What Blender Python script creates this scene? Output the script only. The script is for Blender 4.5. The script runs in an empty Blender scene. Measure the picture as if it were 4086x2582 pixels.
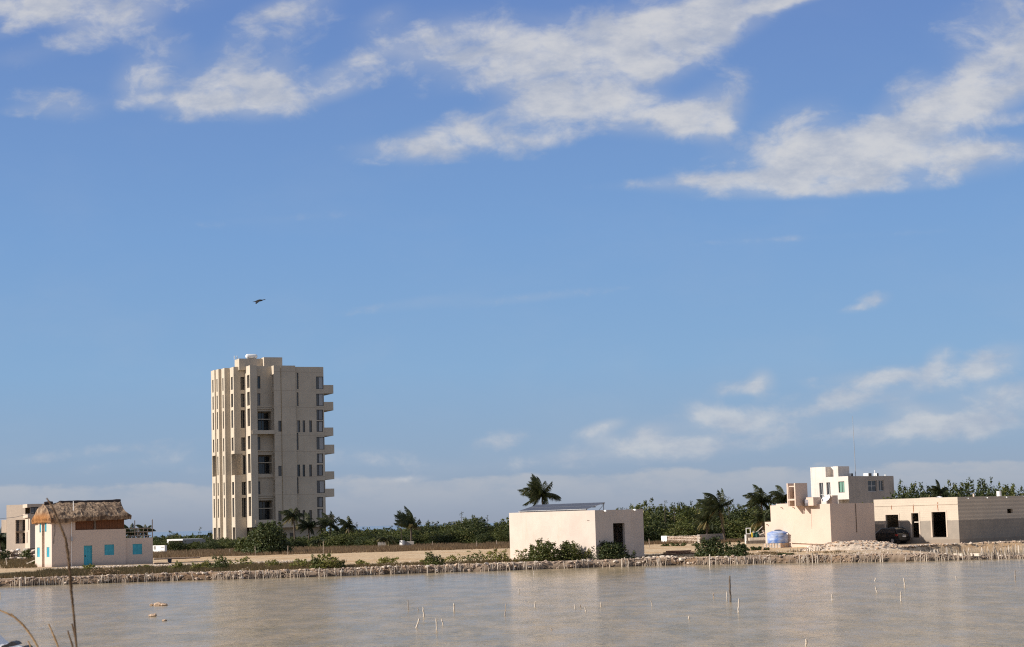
import bpy, math, random
from mathutils import Vector, Matrix, noise as mnoise
random.seed(11)
SC = bpy.context.scene
COL = SC.collection

# ------------------------------------------------------------------ camera
FPX, PW, PH = 7600.0, 4086.0, 2582.0
ROLL = 0.0275
CAM = Vector((0.0, 0.0, 4.3))
PITCH = math.atan(789.0 * math.cos(ROLL) / FPX)
CROT = Matrix.Rotation(math.pi / 2 + PITCH, 3, 'X') @ Matrix.Rotation(-ROLL, 3, 'Z')
cd = bpy.data.cameras.new("camera")
cam = bpy.data.objects.new("camera", cd)
COL.objects.link(cam)
cam.location = CAM
cam.rotation_euler = CROT.to_euler()
cd.sensor_width = 36.0
cd.lens = 36.0 * FPX / PW
cd.clip_start = 0.2
cd.clip_end = 9000.0
cd.dof.use_dof = True
cd.dof.focus_distance = 190.0
cd.dof.aperture_fstop = 14.0
SC.camera = cam

def ray(u, v):
    return CROT @ Vector(((u - PW / 2) / FPX, (PH / 2 - v) / FPX, -1.0))
def at(u, v, D):
    r = ray(u, v)
    return CAM + r * (D / r.y)
def gnd(u, v, z):
    r = ray(u, v)
    return CAM + r * ((z - CAM.z) / r.z)

# ------------------------------------------------------------------ light
SUN_AZ = Vector((-1.0, -0.33)).normalized()
SUN_EL = math.radians(26.0)
sdir = Vector((SUN_AZ.x * math.cos(SUN_EL), SUN_AZ.y * math.cos(SUN_EL), math.sin(SUN_EL)))
sl = bpy.data.lights.new("sun", 'SUN')
sl.energy = 5.0
sl.angle = math.radians(0.6)
sl.color = (1.0, 0.93, 0.85)
so = bpy.data.objects.new("sun", sl)
COL.objects.link(so)
so.rotation_euler = sdir.to_track_quat('Z', 'Y').to_euler()
so.location = sdir * 300
SC.view_settings.view_transform = 'Standard'
SC.view_settings.look = 'None'
SC.view_settings.exposure = 0.25
SC.view_settings.gamma = 1.0
SC.view_settings.use_curve_mapping = False
SC.cycles.use_denoising = False
SC.cycles.filter_width = 1.15
SC.cycles.sample_clamp_indirect = 4.0
SC.cycles.max_bounces = 6
SC.cycles.transparent_max_bounces = 8

# ------------------------------------------------------------------ node helper
class NT:
    def __init__(s, tree):
        s.t = tree
    def n(s, typ, ins=None, **props):
        nd = s.t.nodes.new(typ)
        for k, v in props.items():
            setattr(nd, k, v)
        for k, v in (ins or {}).items():
            sock = nd.inputs[k]
            if hasattr(v, 'is_output'):
                s.t.links.new(v, sock)
            else:
                sock.default_value = v
        return nd
    def m(s, op, a, b=None, c=None, clamp=False):
        ins = {0: a}
        if b is not None: ins[1] = b
        if c is not None: ins[2] = c
        nd = s.n('ShaderNodeMath', ins, operation=op)
        nd.use_clamp = clamp
        return nd.outputs[0]
    def mix(s, f, a, b, mode='MIX'):
        nd = s.t.nodes.new('ShaderNodeMix')
        nd.data_type = 'RGBA'
        nd.blend_type = mode
        for i, v in ((0, f), (6, a), (7, b)):
            if hasattr(v, 'is_output'): s.t.links.new(v, nd.inputs[i])
            elif i and len(v) == 3: nd.inputs[i].default_value = (*v, 1)
            else: nd.inputs[i].default_value = v
        return nd.outputs[2]
    def sstep(s, x, lo, hi, a=0.0, b=1.0):
        nd = s.n('ShaderNodeMapRange', {0: x, 1: lo, 2: hi, 3: a, 4: b}, interpolation_type='SMOOTHSTEP')
        return nd.outputs[0]
    def noise(s, vec, scale, detail=4, rough=0.55, dist=0.0, out=0):
        nd = s.n('ShaderNodeTexNoise', {'Scale': scale, 'Detail': detail, 'Roughness': rough, 'Distortion': dist})
        if vec is not None: s.t.links.new(vec, nd.inputs['Vector'])
        return nd.outputs[out]

# ------------------------------------------------------------------ sky
world = bpy.data.worlds.new("World")
SC.world = world
world.use_nodes = True
wt = world.node_tree
wt.nodes.clear()
N = NT(wt)
SKY_STRENGTH = 0.1
sky = N.n('ShaderNodeTexSky', sky_type='NISHITA', sun_disc=False, sun_elevation=SUN_EL,
          sun_rotation=math.atan2(SUN_AZ.x, SUN_AZ.y), altitude=0.0, air_density=1.0, dust_density=0.6, ozone_density=2.0)
tc = N.n('ShaderNodeTexCoord').outputs['Generated']
sp = N.n('ShaderNodeSeparateXYZ', {0: tc})
dx, dy, dz = sp.outputs
ysafe = N.m('MAXIMUM', dy, 0.08)
A = N.m('DIVIDE', dx, ysafe)
B = N.m('DIVIDE', dz, ysafe)
AB = N.n('ShaderNodeCombineXYZ', {0: A, 1: B, 2: 0.0}).outputs[0]
# clear-sky colour: the sky texture, tinted by height above the horizon as the haze thins
elev = N.m('MAXIMUM', dz, 0.0)
ramp = N.n('ShaderNodeValToRGB', {0: N.m('MULTIPLY', elev, 2.0)})
cr = ramp.color_ramp
cr.elements[0].position = 0.0;  cr.elements[0].color = (0.30, 0.355, 0.47, 1)
cr.elements[1].position = 1.0;  cr.elements[1].color = (0.10, 0.16, 0.32, 1)  # unseen zenith made less blue to warm the fill light
for p, c in ((0.07, (0.265, 0.39, 0.575)), (0.16, (0.228, 0.405, 0.66)), (0.30, (0.185, 0.355, 0.66)),
             (0.44, (0.155, 0.29, 0.60)), (0.54, (0.135, 0.25, 0.565))):
    e = cr.elements.new(p); e.color = (*c, 1)
nish = N.n('ShaderNodeVectorMath', {0: sky.outputs[0], 3: SKY_STRENGTH}, operation='SCALE').outputs[0]
base = N.mix(0.88, nish, ramp.outputs[0])

def V(x, y):               # a point of the 2408-wide overview, as direction ratios
    r = ray(x * PW / 2408.0, y * PW / 2408.0)
    return r.x / r.y, r.z / r.y
S1 = PW / 2408.0 / FPX
clouds = [  # centre x, y, half-length, half-height, angle (deg, up to the right), weight
    (190, 10, 230, 34, 2, .85), (235, 62, 95, 42, 8, .85), (60, 18, 110, 26, 0, .7), (20, 72, 60, 16, 15, .55),
    (330, 150, 50, 70, -20, .45), (350, 236, 60, 16, 5, .7), (330, 200, 60, 30, 10, .4),
    (560, 212, 150, 48, 4, .95), (545, 150, 46, 42, 30, .55), (610, 235, 90, 38, -8, .7), (455, 245, 60, 26, 10, .45),
    (140, 247, 95, 30, -6, .75), (30, 262, 40, 10, 0, .35), (585, 70, 70, 34, 32, .5), (705, 35, 85, 42, 28, .75),
    (820, 155, 75, 22, 24, .65), (815, 205, 90, 22, 20, .65), (660, 130, 60, 40, 30, .35),
    (1130, 90, 240, 62, 0, .75), (1290, 150, 250, 46, 8, .85), (1480, 70, 260, 58, 14, .95), (1660, 70, 170, 50, 24, .85),
    (1560, 130, 150, 40, 18, .7), (1700, 15, 220, 24, 10, .7), (1000, 110, 110, 40, 10, .4), (1840, 5, 120, 16, 12, .4),
    (1310, 235, 110, 44, 10, .85), (1430, 262, 200, 46, -8, .9), (1690, 240, 80, 48, 40, .8), (1620, 270, 110, 40, 0, .6),
    (1690, 310, 50, 40, 60, .5), (1560, 175, 110, 34, 20, .55),
    (1000, 345, 150, 32, 4, .85), (1080, 310, 110, 40, 14, .85), (1240, 330, 100, 36, 12, .6), (1300, 325, 50, 20, 0, .3),
    (1930, 372, 260, 52, 10, .95), (1880, 300, 90, 50, 24, .85), (2090, 310, 200, 58, 22, .85), (2260, 240, 190, 60, 24, .9),
    (2370, 160, 110, 66, 20, .85), (2370, 50, 150, 66, 14, .8), (1690, 425, 220, 16, 3, .75), (1900, 445, 220, 18, 2, .7),
    (2180, 395, 250, 40, 8, .85), (2390, 280, 60, 14, 10, .5), (2130, 200, 60, 26, 30, .5), (2300, 350, 120, 24, 0, .5),
    (2050, 710, 34, 14, 18, .75), (2000, 728, 24, 7, 10, .4), (1792, 900, 26, 24, 50, .75), (1725, 914, 46, 14, 6, .5),
    (1672, 975, 50, 22, -18, .75), (2210, 845, 32, 22, 30, .75), (2338, 840, 58, 22, 14, .75), (2130, 882, 150, 16, 4, .55),
    (2000, 925, 90, 16, 22, .42), (1415, 1004, 38, 11, 14, .75), (1410, 1032, 40, 14, -6, .5), (1525, 1022, 32, 16, 10, .5),
    (2140, 965, 46, 18, -8, .5), (1890, 975, 130, 32, 6, .42), (1170, 1040, 60, 18, 14, .48), (380, 1080, 60, 16, 8, .5),
    (880, 1072, 110, 18, -6, .42), (1640, 1010, 160, 30, 4, .34), (2300, 960, 120, 40, 6, .36), (960, 715, 120, 12, 8, .22),
    (2120, 1000, 120, 16, 4, .34), (2250, 1010, 200, 24, 4, .42), (1750, 1045, 260, 20, 5, .40), (1350, 1075, 260, 18, 5, .36), (2200, 905, 160, 14, 12, .42), (1250, 700, 160, 10, 6, .2), (640, 1095, 140, 14, 3, .34), (250, 1060, 160, 12, 6, .28), (1900, 560, 300, 10, 3, .2), (600, 520, 300, 12, 4, .18), (60, 130, 80, 26, 10, .4), (420, 120, 70, 40, -30, .4), (640, 20, 60, 20, 20, .45), (900, 40, 60, 30, 30, .35), (930, 1128, 60, 6, 3, .5), (230, 1100, 60, 14, 8, .3), (2380, 930, 60, 24, 10, .5),
]
acc = 0.0
for (x, y, rx, ry, ang, w) in clouds:
    if y > 690: w += .22; rx *= 1.15; ry *= 1.2
    elif x < 900: rx *= 1.05; ry *= 1.1
    a0, b0 = V(x, y)
    ABi = N.n('ShaderNodeCombineXYZ', {0: A, 1: B, 2: acc}).outputs[0]
    mp = N.n('ShaderNodeMapping', {0: ABi, 'Location': (a0, b0, 0), 'Rotation': (0, 0, math.radians(ang) + 0.0 - ROLL),
                                   'Scale': (rx * S1 * 1.25, ry * S1 * 1.25, 1e6)}, vector_type='TEXTURE')
    ln = N.n('ShaderNodeVectorMath', {0: mp.outputs[0]}, operation='LENGTH').outputs['Value']
    acc = N.m('ADD', acc, N.sstep(ln, 0.0, 1.55, w * 1.1, 0.0))
cov = N.m('MINIMUM', acc, 1.35)
mp1 = N.n('ShaderNodeMapping', {0: AB, 'Rotation': (0, 0, math.radians(-16)), 'Scale': (38, 58, 1), 'Location': (3.1, 1.7, 0)})
n1 = N.noise(mp1.outputs[0], 1.0, 9, 0.60, 0.25)
mp2 = N.n('ShaderNodeMapping', {0: AB, 'Rotation': (0, 0, math.radians(-10)), 'Scale': (12, 24, 1), 'Location': (7.7, 2.2, 0)})
n2 = N.noise(mp2.outputs[0], 1.0, 5, 0.6, 0.2)
fld = N.m('ADD', N.m('MULTIPLY', cov, 0.98), N.m('ADD', N.m('MULTIPLY', N.m('SUBTRACT', n1, 0.5), 2.5), N.m('MULTIPLY', N.m('SUBTRACT', n2, 0.5), 0.6)))
infr = N.sstep(fld, 0.12, 1.42)
infr = N.m('MULTIPLY', infr, N.sstep(cov, 0.03, 0.25))
veil = N.m('MULTIPLY', N.sstep(cov, 0.05, 1.0), N.sstep(n2, 0.25, 0.7, 0.12, 0.55))
infr = N.m('MAXIMUM', infr, veil)
infr = N.m('ADD', infr, N.m('MULTIPLY', N.sstep(n2, 0.42, 0.75), N.sstep(B, 0.03, 0.24, 0.10, 0.03)))
# unseen rest of the sky: broken cloud, cover raised for a whiter fill light
n3 = N.noise(tc, 4.0, 7, 0.6, 0.3)
outc = N.m('MULTIPLY', N.sstep(n3, 0.36, 0.58), N.sstep(dz, 0.0, 0.12))
inside = N.m('MULTIPLY', N.m('MULTIPLY', N.sstep(N.m('ABSOLUTE', A), 0.29, 0.40, 1.0, 0.0), N.sstep(B, 0.29, 0.40, 1.0, 0.0)), N.sstep(dy, 0.1, 0.3))
mask = N.m('ADD', N.m('MULTIPLY', infr, inside), N.m('MULTIPLY', outc, N.m('SUBTRACT', 1.0, inside)))
mask = N.m('MULTIPLY', mask, N.sstep(dz, 0.02, 0.16, 0.60, 0.82))
shade = N.m('MULTIPLY', N.sstep(N.noise(mp2.outputs[0], 2.3, 8, 0.62), 0.30, 0.66), N.sstep(fld, 0.3, 1.3, 0.35, 1.0))
ccol = N.mix(shade, (0.45, 0.485, 0.565), (0.69, 0.68, 0.67))
col = N.mix(mask, base, ccol)
# low cloud bank along the horizon with a ragged upper edge
nb = N.noise(N.n('ShaderNodeMapping', {0: AB, 'Scale': (26, 60, 1)}).outputs[0], 1.0, 6, 0.6)
edge = N.m('ADD', 0.0235, N.m('MULTIPLY', N.m('SUBTRACT', nb, 0.5), 0.013))
el2 = N.m('SUBTRACT', dz, edge)
bank = N.m('MULTIPLY', N.sstep(el2, -0.0012, 0.0016, 1.0, 0.0), N.sstep(el2, -0.024, -0.001, 0.0, 1.0))
bank = N.m('MULTIPLY', bank, N.m('MULTIPLY', N.sstep(nb, 0.3, 0.62, 0.35, 1.0), 0.55))
col = N.mix(bank, col, (0.52, 0.525, 0.55))
bg = N.n('ShaderNodeBackground', {0: col, 1: 0.84})
wo = N.n('ShaderNodeOutputWorld')
wt.links.new(bg.outputs[0], wo.inputs[0])

# ------------------------------------------------------------------ building helpers
ORI = {}
def setp(o, label=None, cat=None, group=None, kind=None):
    if label: o['label'] = label
    if cat: o['category'] = cat
    if group: o['group'] = group
    if kind: o['kind'] = kind
    return o
def thing(name, label, cat, loc, group=None):
    o = bpy.data.objects.new(name, None)
    o.empty_display_size = 0.3
    COL.objects.link(o)
    o.location = loc
    ORI[o] = Vector(loc)
    return setp(o, label, cat, group)
UP = Vector((0, 0, 1))
class MB:
    def __init__(s):
        s.v = []; s.f = []
    def poly(s, *pts):
        b = len(s.v); s.v.extend(Vector(p) for p in pts); s.f.append(tuple(range(b, b + len(pts))))
    def box(s, o, x, y, z):
        o, x, y, z = Vector(o), Vector(x), Vector(y), Vector(z)
        b = len(s.v)
        s.v += [o, o + x, o + x + y, o + y, o + z, o + x + z, o + x + y + z, o + y + z]
        for q in ((0, 3, 2, 1), (4, 5, 6, 7), (0, 1, 5, 4), (1, 2, 6, 5), (2, 3, 7, 6), (3, 0, 4, 7)):
            s.f.append(tuple(b + i for i in q))
        return s
    def fbox(s, F, t0, t1, s0, s1, z0, z1):      # box in the frame of a facade: along, outwards, up
        o = F.P + F.d * t0 + F.n * s0; o = Vector((o.x, o.y, z0))
        return s.box(o, F.d * (t1 - t0), F.n * (s1 - s0), UP * (z1 - z0))
    def tube(s, pts, rad, n=6, cap=True):
        pts = [Vector(p) for p in pts]
        if not hasattr(rad, '__len__'): rad = [rad] * len(pts)
        b0 = len(s.v)
        for i, p in enumerate(pts):
            tg = (pts[min(i + 1, len(pts) - 1)] - pts[max(i - 1, 0)]).normalized()
            ref = Vector((0, 1, 0)) if abs(tg.y) < 0.9 else Vector((1, 0, 0))
            a = tg.cross(ref).normalized(); c = tg.cross(a)
            for k in range(n):
                an = 2 * math.pi * k / n
                s.v.append(p + (a * math.cos(an) + c * math.sin(an)) * rad[i])
        for i in range(len(pts) - 1):
            for k in range(n):
                k2 = (k + 1) % n
                s.f.append((b0 + i * n + k, b0 + i * n + k2, b0 + (i + 1) * n + k2, b0 + (i + 1) * n + k))
        if cap:
            s.f.append(tuple(b0 + k for k in range(n))[::-1])
            s.f.append(tuple(b0 + (len(pts) - 1) * n + k for k in range(n)))
        return s
    def lathe(s, c, prof, n=20):                 # profile of (radius, height) turned about a vertical axis
        c = Vector(c); b = len(s.v)
        for (r, h) in prof:
            for k in range(n):
                an = 2 * math.pi * k / n
                s.v.append(c + Vector((r * math.cos(an), r * math.sin(an), h)))
        for i in range(len(prof) - 1):
            for k in range(n):
                k2 = (k + 1) % n
                s.f.append((b + i * n + k, b + i * n + k2, b + (i + 1) * n + k2, b + (i + 1) * n + k))
        s.f.append(tuple(b + k for k in range(n))[::-1])
        s.f.append(tuple(b + (len(prof) - 1) * n + k for k in range(n)))
        return s
    def rock(s, c, r, seed, sq=0.7):             # an irregular stone
        rnd = random.Random(seed)
        c = Vector(c); b = len(s.v)
        t = (1 + 5 ** .5) / 2
        vs = [(-1, t, 0), (1, t, 0), (-1, -t, 0), (1, -t, 0), (0, -1, t), (0, 1, t), (0, -1, -t), (0, 1, -t), (t, 0, -1), (t, 0, 1), (-t, 0, -1), (-t, 0, 1)]
        fs = [(0, 11, 5), (0, 5, 1), (0, 1, 7), (0, 7, 10), (0, 10, 11), (1, 5, 9), (5, 11, 4), (11, 10, 2), (10, 7, 6), (7, 1, 8), (3, 9, 4), (3, 4, 2), (3, 2, 6), (3, 6, 8), (3, 8, 9), (4, 9, 5), (2, 4, 11), (6, 2, 10), (8, 6, 7), (9, 8, 1)]
        rot = Matrix.Rotation(rnd.random() * 6.28, 3, 'Z') @ Matrix.Rotation(rnd.random() * 6.28, 3, 'X')
        sc = Vector((rnd.uniform(.8, 1.3), rnd.uniform(.8, 1.2), sq * rnd.uniform(.8, 1.1)))
        for p in vs:
            q = rot @ (Vector(p).normalized() * rnd.uniform(.72, 1.15))
            s.v.append(c + Vector((q.x * sc.x, q.y * sc.y, q.z * sc.z)) * r)
        s.f += [tuple(b + i for i in f) for f in fs]
        return s
def mesh_of(name, mb, m, org, smooth=False):
    me = bpy.data.meshes.new(name)
    me.from_pydata([v - org for v in mb.v], [], mb.f)
    if m is not None:
        for q in (m if isinstance(m, (list, tuple)) else (m,)): me.materials.append(q)
    if smooth:
        me.polygons.foreach_set('use_smooth', [True] * len(me.polygons))
    me.update()
    return me
def obj(name, mb, m, parent=None, label=None, cat=None, group=None, kind=None, smooth=False, loc=None, bevel=0.0):
    org = ORI[parent] if parent is not None else Vector(loc if loc is not None else (0, 0, 0))
    o = bpy.data.objects.new(name, mesh_of(name, mb, m, org, smooth))
    COL.objects.link(o)
    if parent is not None: o.parent = parent
    else: o.location = org
    ORI[o] = org
    if bevel:
        md = o.modifiers.new('bevel', 'BEVEL'); md.width = bevel; md.segments = 1; md.limit_method = 'ANGLE'
    return setp(o, label, cat, group, kind)
def copy_tree(o, loc=None, rotz=None, scale=None, parent=None):
    c = o.copy(); COL.objects.link(c)
    if parent is not None: c.parent = parent
    for ch in o.children: copy_tree(ch, parent=c)
    if loc is not None: c.location = loc; ORI[c] = Vector(loc)
    if rotz is not None: c.rotation_euler = (c.rotation_euler[0], c.rotation_euler[1], rotz)
    if scale is not None: c.scale = scale if hasattr(scale, '__len__') else (scale,) * 3
    return c

class Face:                                      # a vertical facade plane: start, direction along it, outward normal
    def __init__(s, P, d, n):
        s.P = Vector(P); s.d = Vector(d); s.n = Vector(n)
    def tz(s, u, v):
        r = ray(u, v); q = CAM - s.P
        t = (q.x * r.y - q.y * r.x) / (s.d.x * r.y - s.d.y * r.x)
        p = s.P + s.d * t
        return t, CAM.z + (p.y / r.y) * r.z
    def rect(s, cv, X0, Y0, X1, Y1):
        xm, ym = (X0 + X1) / 2, (Y0 + Y1) / 2
        ta, tb = s.tz(*cv(X0, ym))[0], s.tz(*cv(X1, ym))[0]
        za, zb = s.tz(*cv(xm, Y0))[1], s.tz(*cv(xm, Y1))[1]
        return min(ta, tb), max(ta, tb), min(za, zb), max(za, zb)
    def pt(s, t, z, off=0.0):
        p = s.P + s.d * t + s.n * off
        return Vector((p.x, p.y, z))
    def back(s, off):
        return Face(s.P - s.n * off, s.d, s.n)
def conv(ox, oy, sc):
    return lambda X, Y: (ox + X / sc, oy + Y / sc)
ID = lambda X, Y: (X, Y)
def dirs(deg):                                   # shaded front direction, lit side direction, their outward normals
    th = math.radians(deg); c, s_ = math.cos(th), math.sin(th)
    return Vector((c, s_, 0)), Vector((-s_, c, 0)), Vector((s_, -c, 0)), Vector((-c, -s_, 0))
def wall(mb, F, t0, t1, z0, z1, holes=(), depth=0.2):
    ts = sorted({t0, t1, *[max(t0, min(t1, h[i])) for h in holes for i in (0, 1)]})
    zs = sorted({z0, z1, *[max(z0, min(z1, h[i])) for h in holes for i in (2, 3)]})
    for a, b in zip(ts, ts[1:]):
        run = None
        for c, d in zip(zs, zs[1:]):
            tm, zm = (a + b) / 2, (c + d) / 2
            if any(h[0] < tm < h[1] and h[2] < zm < h[3] for h in holes):
                if run: mb.poly(F.pt(a, run[0]), F.pt(b, run[0]), F.pt(b, run[1]), F.pt(a, run[1])); run = None
            else:
                run = (run[0], d) if run else (c, d)
        if run: mb.poly(F.pt(a, run[0]), F.pt(b, run[0]), F.pt(b, run[1]), F.pt(a, run[1]))
    for h in holes:
        a, b, c, d = max(h[0], t0), min(h[1], t1), max(h[2], z0), min(h[3], z1)
        dp = h[4] if len(h) > 4 else depth
        for (p, q) in (((a, c), (b, c)), ((b, c), (b, d)), ((b, d), (a, d)), ((a, d), (a, c))):
            mb.poly(F.pt(*p), F.pt(*q), F.pt(*q, -dp), F.pt(*p, -dp))
def window(root, F, r, depth=0.15, fr=0.05, nv=0, nh=0, fm=None, gm=None, name='window', bars=()):
    t0, t1, z0, z1 = r[:4]
    s0, s1 = -depth - 0.03, -depth + 0.03
    mb = MB()
    mb.fbox(F, t0 + .002, t0 + fr, s0, s1, z0 + .002, z1 - .002); mb.fbox(F, t1 - fr, t1 - .002, s0, s1, z0 + .002, z1 - .002)
    mb.fbox(F, t0 + fr, t1 - fr, s0, s1, z0 + .002, z0 + fr); mb.fbox(F, t0 + fr, t1 - fr, s0, s1, z1 - fr, z1 - .002)
    for k in range(nv):
        t = t0 + (t1 - t0) * (k + 1) / (nv + 1); mb.fbox(F, t - fr / 2, t + fr / 2, s0, s1 - .004, z0 + fr, z1 - fr)
    for z in [z0 + (z1 - z0) * (k + 1) / (nh + 1) for k in range(nh)] + list(bars):
        mb.fbox(F, t0 + fr, t1 - fr, s0, s1 - .008, z - fr / 2, z + fr / 2)
    w = obj(name, mb, fm, root)
    g = MB(); g.fbox(F, t0 + fr * .6, t1 - fr * .6, -depth - .012, -depth, z0 + fr * .6, z1 - fr * .6)
    obj('pane', g, gm, w)
    return w
def room(mb, F, r, d0, d1):                      # inner faces of a recess behind an opening
    t0, t1, z0, z1 = r[:4]
    for (p, q) in (((t0, z0), (t1, z0)), ((t1, z0), (t1, z1)), ((t1, z1), (t0, z1)), ((t0, z1), (t0, z0))):
        mb.poly(F.pt(*p, -d0), F.pt(*q, -d0), F.pt(*q, -d1), F.pt(*p, -d1))
    mb.poly(F.pt(t0, z0, -d1), F.pt(t1, z0, -d1), F.pt(t1, z1, -d1), F.pt(t0, z1, -d1))

# ------------------------------------------------------------------ materials
def mat(name, c, rough=0.9, var=0.12, scale=1.5, bump=0.0, bscale=None, metal=0.0, c2=None, spec=0.3, stretch=(1, 1, 1), detail=6):
    m = bpy.data.materials.new(name); m.use_nodes = True
    t = m.node_tree; n = NT(t); p = t.nodes['Principled BSDF']
    co = n.n('ShaderNodeTexCoord').outputs['Object']
    mp = n.n('ShaderNodeMapping', {0: co, 'Scale': stretch}).outputs[0]
    f = n.sstep(n.noise(mp, scale, detail, 0.65), 0.28, 0.72)
    if c2 is None:
        a = tuple(min(1, x * (1 - var)) for x in c); b = tuple(min(1, x * (1 + var)) for x in c)
    else: a, b = c, c2
    t.links.new(n.mix(f, a, b), p.inputs['Base Color'])
    p.inputs['Roughness'].default_value = rough
    p.inputs['Metallic'].default_value = metal
    p.inputs['Specular IOR Level'].default_value = spec
    if bump:
        bn = n.n('ShaderNodeBump', {'Strength': bump, 'Distance': 0.05, 'Height': n.noise(mp, bscale or scale * 8, 5, 0.6)})
        t.links.new(bn.outputs[0], p.inputs['Normal'])
    return m
def glass(name, c=(0.02, 0.025, 0.03), rough=0.08):
    m = bpy.data.materials.new(name); m.use_nodes = True
    p = m.node_tree.nodes['Principled BSDF']
    p.inputs['Base Color'].default_value = (*c, 1); p.inputs['Roughness'].default_value = rough
    p.inputs['Specular IOR Level'].default_value = 0.6
    return m
def plaster(name, c, dirt=(0.4, 0.33, 0.27), amount=0.35, streak=0.5, patch=0.10, extra=None):
    """painted render: broad patches of uneven paint, faint rain streaks, grainy relief; extra adds its own layer"""
    m = bpy.data.materials.new(name); m.use_nodes = True
    t = m.node_tree; n = NT(t); p = t.nodes['Principled BSDF']
    co = n.n('ShaderNodeTexCoord').outputs['Object']
    f1 = n.sstep(n.noise(co, 0.35, 5, 0.6), 0.3, 0.7)
    col_ = n.mix(f1, tuple(x * (1 - patch) for x in c), tuple(min(1, x * (1 + patch * .6)) for x in c))
    st = n.noise(n.n('ShaderNodeMapping', {0: co, 'Scale': (3.0, 3.0, 0.22)}).outputs[0], 1.0, 5, 0.6)
    k = n.m('MULTIPLY', n.sstep(st, 0.52, 0.80), amount * streak)
    bl = n.m('MULTIPLY', n.sstep(n.noise(co, 1.1, 7, 0.7, 0.4), 0.55, 0.80), amount)
    col_ = n.mix(n.m('MAXIMUM', k, bl), col_, dirt)
    z = n.n('ShaderNodeSeparateXYZ', {0: co}).outputs[2]
    if extra: col_ = extra(n, co, z, col_)
    t.links.new(col_, p.inputs['Base Color'])
    p.inputs['Roughness'].default_value = 0.92; p.inputs['Specular IOR Level'].default_value = 0.2
    h = n.m('ADD', n.noise(co, 14, 5, 0.7), n.m('MULTIPLY', n.noise(co, 2.2, 3, 0.5), 1.5))
    t.links.new(n.n('ShaderNodeBump', {'Strength': 0.25, 'Distance': 0.03, 'Height': h}).outputs[0], p.inputs['Normal'])
    return m
def foliage(name, c1, c2, c3=None, trans=0.35):
    m = bpy.data.materials.new(name); m.use_nodes = True
    t = m.node_tree; n = NT(t); p = t.nodes['Principled BSDF']
    g = n.n('ShaderNodeNewGeometry').outputs['Random Per Island']
    oi = n.n('ShaderNodeObjectInfo').outputs['Random']
    f = n.m('ADD', n.m('MULTIPLY', g, 0.75), n.m('MULTIPLY', oi, 0.25))
    col_ = n.mix(f, c1, c2)
    if c3: col_ = n.mix(n.sstep(g, 0.86, 0.97), col_, c3)
    t.links.new(col_, p.inputs['Base Color'])
    p.inputs['Roughness'].default_value = 0.55; p.inputs['Specular IOR Level'].default_value = 0.35
    tr = n.n('ShaderNodeBsdfTranslucent', {0: n.mix(0.5, col_, c2)})
    ms = n.n('ShaderNodeMixShader', {0: trans, 1: p.outputs[0], 2: tr.outputs[0]})
    t.links.new(ms.outputs[0], t.nodes['Material Output'].inputs[0])
    return m
M = {}
M['cream'] = plaster('cream_plaster', (0.60, 0.505, 0.43), (0.52, 0.40, 0.30), 0.5, 0.9, 0.09)
M['pinkwall'] = plaster('pink_plaster', (0.63, 0.495, 0.40), (0.52, 0.37, 0.26), 0.3, 0.8, 0.06)
M['hutwall'] = plaster('hut_plaster', (0.62, 0.51, 0.425), (0.38, 0.31, 0.26), 0.22, 0.5, 0.05,
    lambda n, co, z, c: n.mix(n.m('MULTIPLY', n.sstep(n.m('ADD', z, n.m('MULTIPLY', n.noise(co, 1.3, 5), 0.5)), 0.25, 0.75, 1.0, 0.0), 0.5), c, (0.30, 0.245, 0.20)))
M['tower'] = plaster('tower_render', (0.55, 0.47, 0.365), (0.36, 0.28, 0.20), 0.32, 1.0, 0.08)
M['unfin'] = plaster('bare_render', (0.58, 0.475, 0.375), (0.43, 0.35, 0.28), 0.3, 0.7, 0.07)
M['white'] = plaster('white_limewash', (0.68, 0.62, 0.55), (0.36, 0.33, 0.29), 0.75, 0.9, 0.10)
M['concrete'] = plaster('raw_concrete', (0.37, 0.335, 0.295), (0.18, 0.16, 0.14), 0.7, 0.9, 0.14)
M['brightwhite'] = mat('white_paint', (0.80, 0.78, 0.74), 0.6, 0.05, 2)
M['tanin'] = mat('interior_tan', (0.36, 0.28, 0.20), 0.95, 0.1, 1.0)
M['turq'] = mat('turquoise_paint', (0.055, 0.36, 0.46), 0.5, 0.12, 2.0, 0.1, 20)
M['wood'] = mat('brown_planks', (0.15, 0.062, 0.028), 0.8, 0.35, 6, 0.2, 20, stretch=(4, 4, 0.4))
M['pole'] = mat('grey_driftwood', (0.36, 0.29, 0.225), 0.9, 0.3, 9, 0.3, 30, stretch=(1, 1, .3))
M['palewood'] = mat('bleached_wood', (0.56, 0.48, 0.39), 0.9, 0.25, 9, 0.3, 30, stretch=(1, 1, .3))
M['darkwood'] = mat('dark_wet_wood', (0.15, 0.12, 0.095), 0.9, 0.35, 9, 0.3, 30, stretch=(1, 1, .3))
M['stone'] = mat('coral_stone', (0.36, 0.27, 0.205), 0.95, 0.3, 2.5, 0.5, 14)
M['palestone'] = mat('white_stone', (0.60, 0.50, 0.40), 0.95, 0.25, 3, 0.4, 14)
M['tanstone'] = mat('wet_tan_stone', (0.50, 0.36, 0.25), 0.85, 0.25, 4, 0.4, 14)
M['steel'] = mat('galvanised_steel', (0.42, 0.42, 0.42), 0.5, 0.1, 4, metal=0.6)
M['darkframe'] = mat('dark_aluminium', (0.045, 0.043, 0.042), 0.5, 0.1, 4)
M['paleframe'] = mat('pale_aluminium', (0.50, 0.50, 0.48), 0.4, 0.1, 4)
M['glass'] = glass('dark_window_glass')
M['bluglass'] = glass('pale_window_glass', (0.13, 0.13, 0.13), 0.25)
M['greenglass'] = glass('green_window_glass', (0.16, 0.30, 0.235), 0.12)
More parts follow.
